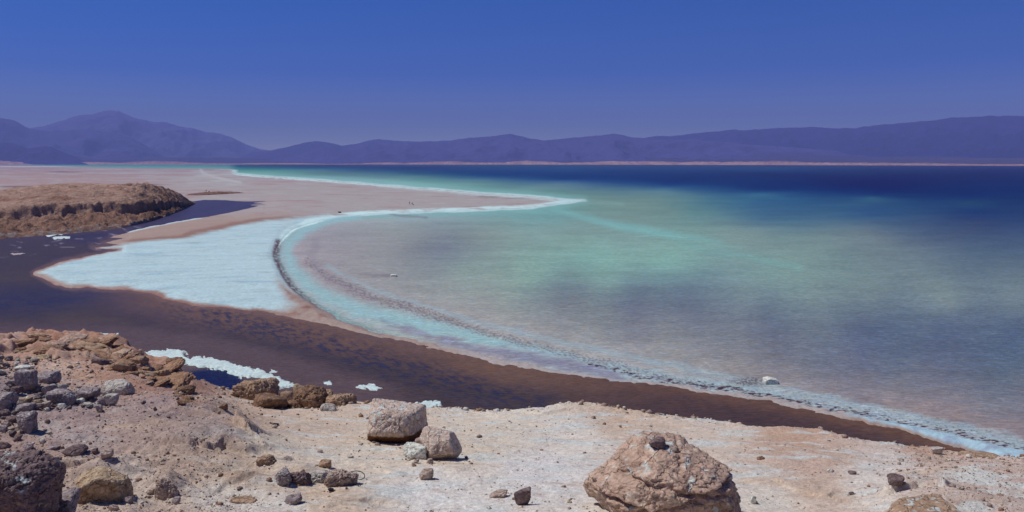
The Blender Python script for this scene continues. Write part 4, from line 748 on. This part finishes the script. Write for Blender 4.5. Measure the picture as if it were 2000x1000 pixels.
# loose gravel: thousands of grains nobody could count
def gravel(n=22000):
    D, F = ICO[2]; rs = np.random.RandomState(9)
    Vs, Fs, Cs = [], [], []
    uq = rs.uniform(-80, 2080, n * 3); yq = 9.8 * np.exp(rs.uniform(0, 1, n * 3) ** 1.3 * math.log(30 / 9.8)); xq = (uq - 1000) / FPX * yq * 1.05
    dens = np.clip(0.07 + 0.9 * sst(560, 380, uq) + 0.9 * sst(1680, 1850, uq) + 0.5 * fbm(xq / 1.2, yq / 0.8, 3, 95), 0.05, 1) 
    inside = sdpoly(xq, yq, POLY) > 0.3; ok = inside & (rs.uniform(size=n * 3) < dens); xq, yq, uq = xq[ok][:n], yq[ok][:n], uq[ok][:n]
    cx, cy, cs = [], [], []
    for (a, b_, w_, _) in SITES + [(al[0], al[1], asz[0], ''), (b2[0], b2[1], bs2[0], ''), (bl[0], bl[1], bs[0], '')]:
        k_ = 10 + int(14 * min(w_, 1.5)); an = rs.uniform(0, 6.283, k_); rd = w_ * (0.42 + 0.5 * rs.uniform(size=k_) ** 2) ; cx += list(a + np.cos(an) * rd); cy += list(b_ + np.sin(an) * rd); cs += list((0.008 + 0.03 * rs.uniform(size=k_) ** 3) * min(1.6, 0.6 + w_))
    for k_ in range(420):                            # crumbs along the brink
        i_ = rs.randint(12, len(EW) - 1); f_ = rs.uniform(); e_ = EW[i_] * (1 - f_) + EW[i_ + 1] * f_; cx.append(e_[0] + rs.normal() * .15); cy.append(e_[1] - 0.15 - abs(rs.normal()) * .35); cs.append(0.012 + 0.055 * rs.uniform() ** 4)
    xq = np.r_[xq, cx]; yq = np.r_[yq, cy]; extra = np.array(cs)
    zq = ground_z(xq, yq); m = len(xq)
    s_ = 0.007 + 0.014 * rs.uniform(size=m) ** 5 + 0.05 * rs.uniform(size=m) ** 60; s_ = s_ * (yq / 12); s_[m - len(extra):] = extra * np.clip(yq[m - len(extra):] / 13, 1, 2)
    pal = np.array([alb(x) for x in ((160, 138, 132), (184, 166, 154), (148, 126, 120), (202, 194, 190), (156, 122, 106))])
    for i in range(m):
        A = D * rs.uniform(.6, 1.2, 3) * s_[i]; A = A + rs.normal(size=A.shape) * 0.14 * s_[i]; A[:, 2] *= 0.75
        Vs.append(A + [xq[i], yq[i], zq[i] + s_[i] * 0.25]); Fs.append(F + len(D) * i); Cs.append(np.tile(pal[rs.randint(5)], (len(D), 1)))
    o = mesh_obj('gravel', np.vstack(Vs), np.vstack(Fs), M_ROCK, np.vstack(Cs), smooth=False); o['kind'] = 'stuff'
ICO[2] = ico(1); gravel()

# salt crusts floating in the channel
def crust(poly, label, th=0.10, col=(198, 212, 218), seed=1):
    p = np.array(poly, float); u0, v0 = p.min(0) - 6; u1, v1 = p.max(0) + 4
    gu, gv = np.meshgrid(np.arange(u0, u1, max(0.7, (u1 - u0) / 160)), np.arange(v0, v1, max(0.35, (v1 - v0) / 120))); n = gu.shape
    gu, gv = gu.ravel(), gv.ravel(); k = min(1.0, (v1 - v0) / 30)
    a = gu + 18 * k * fbm(gu / 16, gv / 8, 5, seed, .6); b = gv + 9 * k * fbm(gu / 14, gv / 6, 5, seed + 5, .6); sd = sdpoly(a, b, p)
    x, y, _ = flat(gu, gv); z = np.clip(th * sst(-0.6, 2.0 * k + 0.5, sd) - th * 0.25, -0.08, 1) + 0.05 * fbm(x / 0.8, y / 0.8, 3, seed) * sst(0, 3, sd)
    C = np.tile(alb(col), (len(x), 1)); C = mixc(C, alb((176, 190, 198)), sst(0, .5, fbm(x / 1.5, y / 2.5, 4, seed + 3)) * .7)
    V_, F_, C_ = keep(np.stack([x, y, z], 1), quads(*n), C, sd > -0.3)
    tag(mesh_obj('salt_crust', V_, F_, M_FLAT, C_), label, 'salt crust', 'white salt crusts in the brine channel')
crust([(272, 689), (300, 685), (345, 684), (368, 691), (358, 698), (400, 699), (440, 706), (468, 716), (500, 722), (522, 729), (560, 744), (580, 756), (545, 760), (505, 738), (470, 737), (430, 722), (395, 718), (340, 708), (300, 699)], 'large ragged white salt crust behind the dark blue pool', 0.25, seed=3)
crust([(-10, 658), (25, 654), (46, 652), (50, 657), (20, 670), (-10, 670)], 'white salt crust showing behind the crest of the brown headland', 0.15, seed=4)
crust([(692, 757), (710, 752), (728, 750), (744, 758), (735, 763), (710, 759)], 'small broken white salt crust in the channel above the squarish boulder', 0.08, seed=5)
crust([(805, 792), (830, 783), (856, 782), (864, 792), (842, 800), (808, 806)], 'white salt crust just beyond the bluff edge behind the squarish boulder', 0.15, seed=6)
crust([(86, 456), (116, 452), (124, 457), (95, 462)], 'thin white crust in the channel below the brown mound, upper of two', 0.08, seed=7)
crust([(104, 463.5), (136, 462), (132, 466), (106, 466.5)], 'thin white crust in the channel below the brown mound, lower of two', 0.08, seed=8)
crust([(528, 722), (540, 723), (543, 727), (531, 729)], 'little white salt floe off the end of the large ragged crust', 0.08, seed=9)
crust([(198, 650), (209, 649.5), (208, 653), (199, 653)], 'tiny white floe in the channel behind the headland, first of two', 0.06, seed=10)
crust([(225, 652), (233, 651.5), (232, 655), (226, 655)], 'tiny white floe in the channel behind the headland, second of two', 0.06, seed=11)
crust([(629, 746), (642, 745), (650, 750), (638, 752)], 'small white floe behind the rounded lobe rock of the outcrop', 0.08, seed=12)
crust([(20, 497), (36, 493.5), (52, 494), (40, 497.5)], 'narrow pinkish salt streak in the dark channel', 0.05, (170, 150, 158), seed=13)

# white salt blocks standing in the shallows
def block(u0, u1, v0, v1, label, seed, planes):
    a = flat((u0 + u1) / 2, v1); k = math.hypot(a[1], CAM_H) / FPX; w = (u1 - u0) * k; h = (v1 - v0) * k * 0.9
    o = rock_obj('salt_block', rock_shape(5, seed, (w, w * 0.7, h * 1.2), planes, rough=0.09, fine=0.03, pal='white', p=14, cracks=[(.1, 0, 1, .25, .07, .2, (-.5, -1, 0, .1))]), (a[0], a[1] + w * 0.3, h * 0.45)); tag(o, label, 'salt block')
block(1494, 1521, 737, 751, 'white wedge-shaped salt block on the shore by the dark weed band', 401, [(-.5, -.2, .85, .8), (.45, -.1, .9, .62), (.2, -1, .2, .8), (-1, 0, 0, .95), (1, 0, 0, 1), (0, 1, .2, .9), (0, 0, -1, .9)])
block(762.5, 774.5, 535.5, 541, 'small white salt block out in the shallow lake', 402, [(-.3, -.2, .9, .8), (.3, -.1, .9, .8), (0, -1, .2, .85), (-1, 0, 0, .95), (1, 0, 0, .95), (0, 1, .2, .9), (0, 0, -1, .9)])

# ------------------------------------------------------------------ wire loop
def tube(name, pts, r, mat):
    cu = bpy.data.curves.new(name, 'CURVE'); cu.dimensions = '3D'; cu.bevel_depth = r; cu.bevel_resolution = 2; sp = cu.splines.new('NURBS'); sp.points.add(len(pts) - 1)
    for q, pnt in zip(sp.points, pts): q.co = (*pnt, 1)
    sp.use_endpoint_u = True; sp.order_u = 4; tmp = bpy.data.objects.new(name, cu); COL.objects.link(tmp)
    dgx = bpy.context.evaluated_depsgraph_get(); me = bpy.data.meshes.new_from_object(tmp.evaluated_get(dgx)); bpy.data.objects.remove(tmp); bpy.data.curves.remove(cu)
    me.materials.clear(); me.materials.append(mat); o = bpy.data.objects.new(name, me); COL.objects.link(o); return o
mw, nt, b = new_mat('black_rubber'); nn = noise_node(nt, nd(nt, 'ShaderNodeTexCoord').outputs['Object'], 40); cr_ = nd(nt, 'ShaderNodeValToRGB'); cr_.color_ramp.elements[0].color = (.012, .012, .016, 1); cr_.color_ramp.elements[1].color = (.04, .037, .045, 1)
nt.links.new(nn, cr_.inputs[0]); nt.links.new(cr_.outputs[0], b.inputs['Base Color']); b.inputs['Roughness'].default_value = 0.6
path = [(672, 925, .10), (680, 923, .10), (690, 920, .13), (700, 919.5, .14), (708, 922, .13), (713, 928, .10), (712, 934, .06), (704, 937, .03), (694, 937, .02), (684, 936, .03), (672, 935, .05)]
yw = hit(690, 938)[1]
pts = [at(a, b_, yw + (938 - b_) * 0.012) for a, b_, _ in path]
tag(tube('wire_loop', pts, 0.0085, mw), 'bent loop of black wire sticking out from under the warty rock', 'wire')
q = [hit(a, b_) for a, b_ in ((684, 943), (691, 945), (697, 948), (701, 951))]
tag(tube('wire_end', [(a, b_, c_ + 0.012) for a, b_, c_ in q], 0.008, mw), 'short black wire end lying in front of the warty rock', 'wire')

# ------------------------------------------------------------------ people far out on the flat
def person(joints, edges, loc, rz, label, shirt, pants, skin=(92, 66, 54)):
    me = bpy.data.meshes.new('person'); names = list(joints); idx = {n: i for i, n in enumerate(names)}
    me.from_pydata([joints[n][:3] for n in names], [(idx[a], idx[b_]) for a, b_ in edges], []); me.update()
    o = bpy.data.objects.new('person', me); COL.objects.link(o); sk = o.modifiers.new('skin', 'SKIN')
    for i, n in enumerate(names):
        d_ = me.skin_vertices[0].data[i]; d_.radius = (joints[n][3], joints[n][3]); d_.use_root = n == 'pelvis'
    sb = o.modifiers.new('sub', 'SUBSURF'); sb.levels = 1; sb.render_levels = 1
    dgx = bpy.context.evaluated_depsgraph_get(); me2 = bpy.data.meshes.new_from_object(o.evaluated_get(dgx)); bpy.data.objects.remove(o)
    o = bpy.data.objects.new('person', me2); COL.objects.link(o)
    for nm, cc in (('shirt', shirt), ('pants', pants), ('skin', skin), ('hair', (24, 20, 22))):
        m_, nt_, b_ = new_mat('cloth_' + nm); b_.inputs['Roughness'].default_value = 0.9
        r_ = nd(nt_, 'ShaderNodeValToRGB'); cl = alb(cc); r_.color_ramp.elements[0].color = (*(cl * .8), 1); r_.color_ramp.elements[1].color = (*(cl * 1.15), 1)
        nt_.links.new(noise_node(nt_, nd(nt_, 'ShaderNodeTexCoord').outputs['Object'], 9), r_.inputs[0]); nt_.links.new(r_.outputs[0], b_.inputs['Base Color']); me2.materials.append(m_)
    hips = joints['pelvis'][2]; head = np.array(joints['head'][:3])
    hands = [np.array(joints[k][:3]) for k in ('hand_l', 'hand_r')]
    for f in me2.polygons:
        cc = np.array(f.center); f.use_smooth = True
        if np.linalg.norm(cc - head) < 0.19: f.material_index = 3 if cc[2] > head[2] + 0.04 else 2
        elif min(np.linalg.norm(cc - h_) for h_ in hands) < 0.10: f.material_index = 2
        else: f.material_index = 1 if cc[2] < hips + 0.05 else 0
    o.location = loc; o.rotation_euler = (0, 0, rz); tag(o, label, 'person')
ED = [('pelvis', 'waist'), ('waist', 'chest'), ('chest', 'neck'), ('neck', 'head'), ('head', 'crown'), ('chest', 'sh_l'), ('sh_l', 'el_l'), ('el_l', 'hand_l'), ('chest', 'sh_r'), ('sh_r', 'el_r'), ('el_r', 'hand_r'),
      ('pelvis', 'hip_l'), ('hip_l', 'kn_l'), ('kn_l', 'an_l'), ('an_l', 'toe_l'), ('pelvis', 'hip_r'), ('hip_r', 'kn_r'), ('kn_r', 'an_r'), ('an_r', 'toe_r')]
WALK = dict(pelvis=(0, 0, .95, .15), waist=(.02, 0, 1.12, .14), chest=(.05, 0, 1.36, .16), neck=(.07, 0, 1.52, .06), head=(.09, 0, 1.62, .10), crown=(.09, 0, 1.74, .07), sh_l=(.05, .19, 1.42, .07), el_l=(-.08, .24, 1.16, .05), hand_l=(-.02, .24, .92, .04),
            sh_r=(.05, -.19, 1.42, .07), el_r=(.16, -.24, 1.17, .05), hand_r=(.30, -.22, .98, .04), hip_l=(.02, .10, .88, .10), kn_l=(.22, .10, .50, .07), an_l=(.30, .10, .08, .05), toe_l=(.44, .10, .04, .045), hip_r=(-.02, -.10, .88, .10), kn_r=(-.06, -.10, .47, .07), an_r=(-.34, -.10, .10, .05), toe_r=(-.22, -.10, .04, .045))
CROUCH = dict(pelvis=(-.12, 0, .42, .16), waist=(-.05, 0, .58, .15), chest=(.12, 0, .80, .17), neck=(.22, 0, .93, .06), head=(.28, 0, 1.02, .10), crown=(.30, 0, 1.13, .07), sh_l=(.12, .19, .86, .07), el_l=(.30, .24, .62, .05), hand_l=(.48, .16, .40, .04),
              sh_r=(.12, -.19, .86, .07), el_r=(.30, -.24, .62, .05), hand_r=(.48, -.16, .38, .04), hip_l=(-.08, .12, .40, .11), kn_l=(.30, .17, .50, .08), an_l=(.05, .15, .09, .05), toe_l=(.22, .16, .04, .045), hip_r=(-.08, -.12, .40, .11), kn_r=(.30, -.17, .48, .08), an_r=(.05, -.15, .09, .05), toe_r=(.22, -.16, .04, .045))
STAND = dict(WALK); STAND.update(kn_l=(.03, .12, .48, .07), an_l=(0, .13, .08, .05), toe_l=(.14, .14, .04, .045), kn_r=(.03, -.12, .48, .07), an_r=(0, -.13, .08, .05), toe_r=(.14, -.14, .04, .045), el_l=(.0, .27, 1.16, .05), hand_l=(.08, .27, .93, .04), el_r=(.0, -.27, 1.16, .05), hand_r=(.08, -.27, .93, .04))
def land_level(x, y):
    ok, loc, *_ = sc.ray_cast(bpy.context.evaluated_depsgraph_get(), Vector((x, y, 10)), Vector((0, 0, -1))); return loc.z
a = flat(800, 401.3); person(WALK, ED, (a[0], a[1], land_level(a[0], a[1])), math.pi, 'person in dark clothes walking on the sand spit, taller of the pair', (30, 28, 38), (26, 26, 36))
a = flat(804.6, 400.8); person(CROUCH, ED, (a[0], a[1], land_level(a[0], a[1])), 0.3, 'person in dark clothes crouching on the sand spit beside a walker', (32, 30, 40), (26, 26, 36))
j = np.argmin(np.abs(LMX[30] / LMY[30] * FPX / 1.0 - (404 - 1000) * 1.0)); px_, py_, pz_ = LMX[30, j], LMY[30, j], LMZ[30, j]
person(STAND, ED, (px_, py_, land_level(px_, py_)), -1.2, 'person standing on the low reddish hummock', (70, 72, 84), (24, 24, 34))
def lump(name, x, y, w, h, pal, label, cat, seed):
    z = land_level(x, y); tag(rock_obj(name, rock_shape(4, seed, (w, w * .6, h), pal=pal, rough=.12), (x, y, z + h * .4)), label, cat)
lump('rock', px_ - 1.2, py_ - .3, .8, .6, 'dark', 'small dark rock on the hummock, left of the standing person', 'rock', 501)
lump('rock', px_ + 2.0, py_ - .3, 1.0, .8, 'dark', 'dark rock on the hummock, larger of the two by the standing person', 'rock', 502)
a = flat(807.4, 402); lump('bag', a[0], a[1], .7, .4, 'black', 'small dark bag lying on the sand beside the crouching person', 'bag', 503)
a = flat(663.5, 416.6); lump('bundle', a[0], a[1], 1.4, .6, 'black', 'black bundle lying at the edge of sand and white salt', 'bundle', 504)

# ------------------------------------------------------------------ haze
def haze():
    bm = bmesh.new(); bmesh.ops.create_cube(bm, size=1)
    for w in bm.verts: w.co = (w.co.x * 50000, 7100 + w.co.y * 20800, -4.2 + (w.co.z + 0.5) * 1090)
    me = bpy.data.meshes.new('haze'); bm.to_mesh(me); bm.free()
    o = bpy.data.objects.new('haze', me); COL.objects.link(o); o['kind'] = 'stuff'
    m = bpy.data.materials.new('haze'); m.use_nodes = True; nt = m.node_tree
    for n in list(nt.nodes):
        if n.type != 'OUTPUT_MATERIAL': nt.nodes.remove(n)
    out = nt.nodes[0]; pv = nt.nodes.new('ShaderNodeVolumePrincipled')
    pv.inputs['Color'].default_value = HAZE_COL; pv.inputs['Density'].default_value = HAZE_DEN; pv.inputs['Anisotropy'].default_value = 0.0
    nt.links.new(pv.outputs[0], out.inputs['Volume']); me.materials.append(m)
HAZE_COL = (0.36, 0.43, 1.0, 1); HAZE_DEN = 0.98e-4
haze()
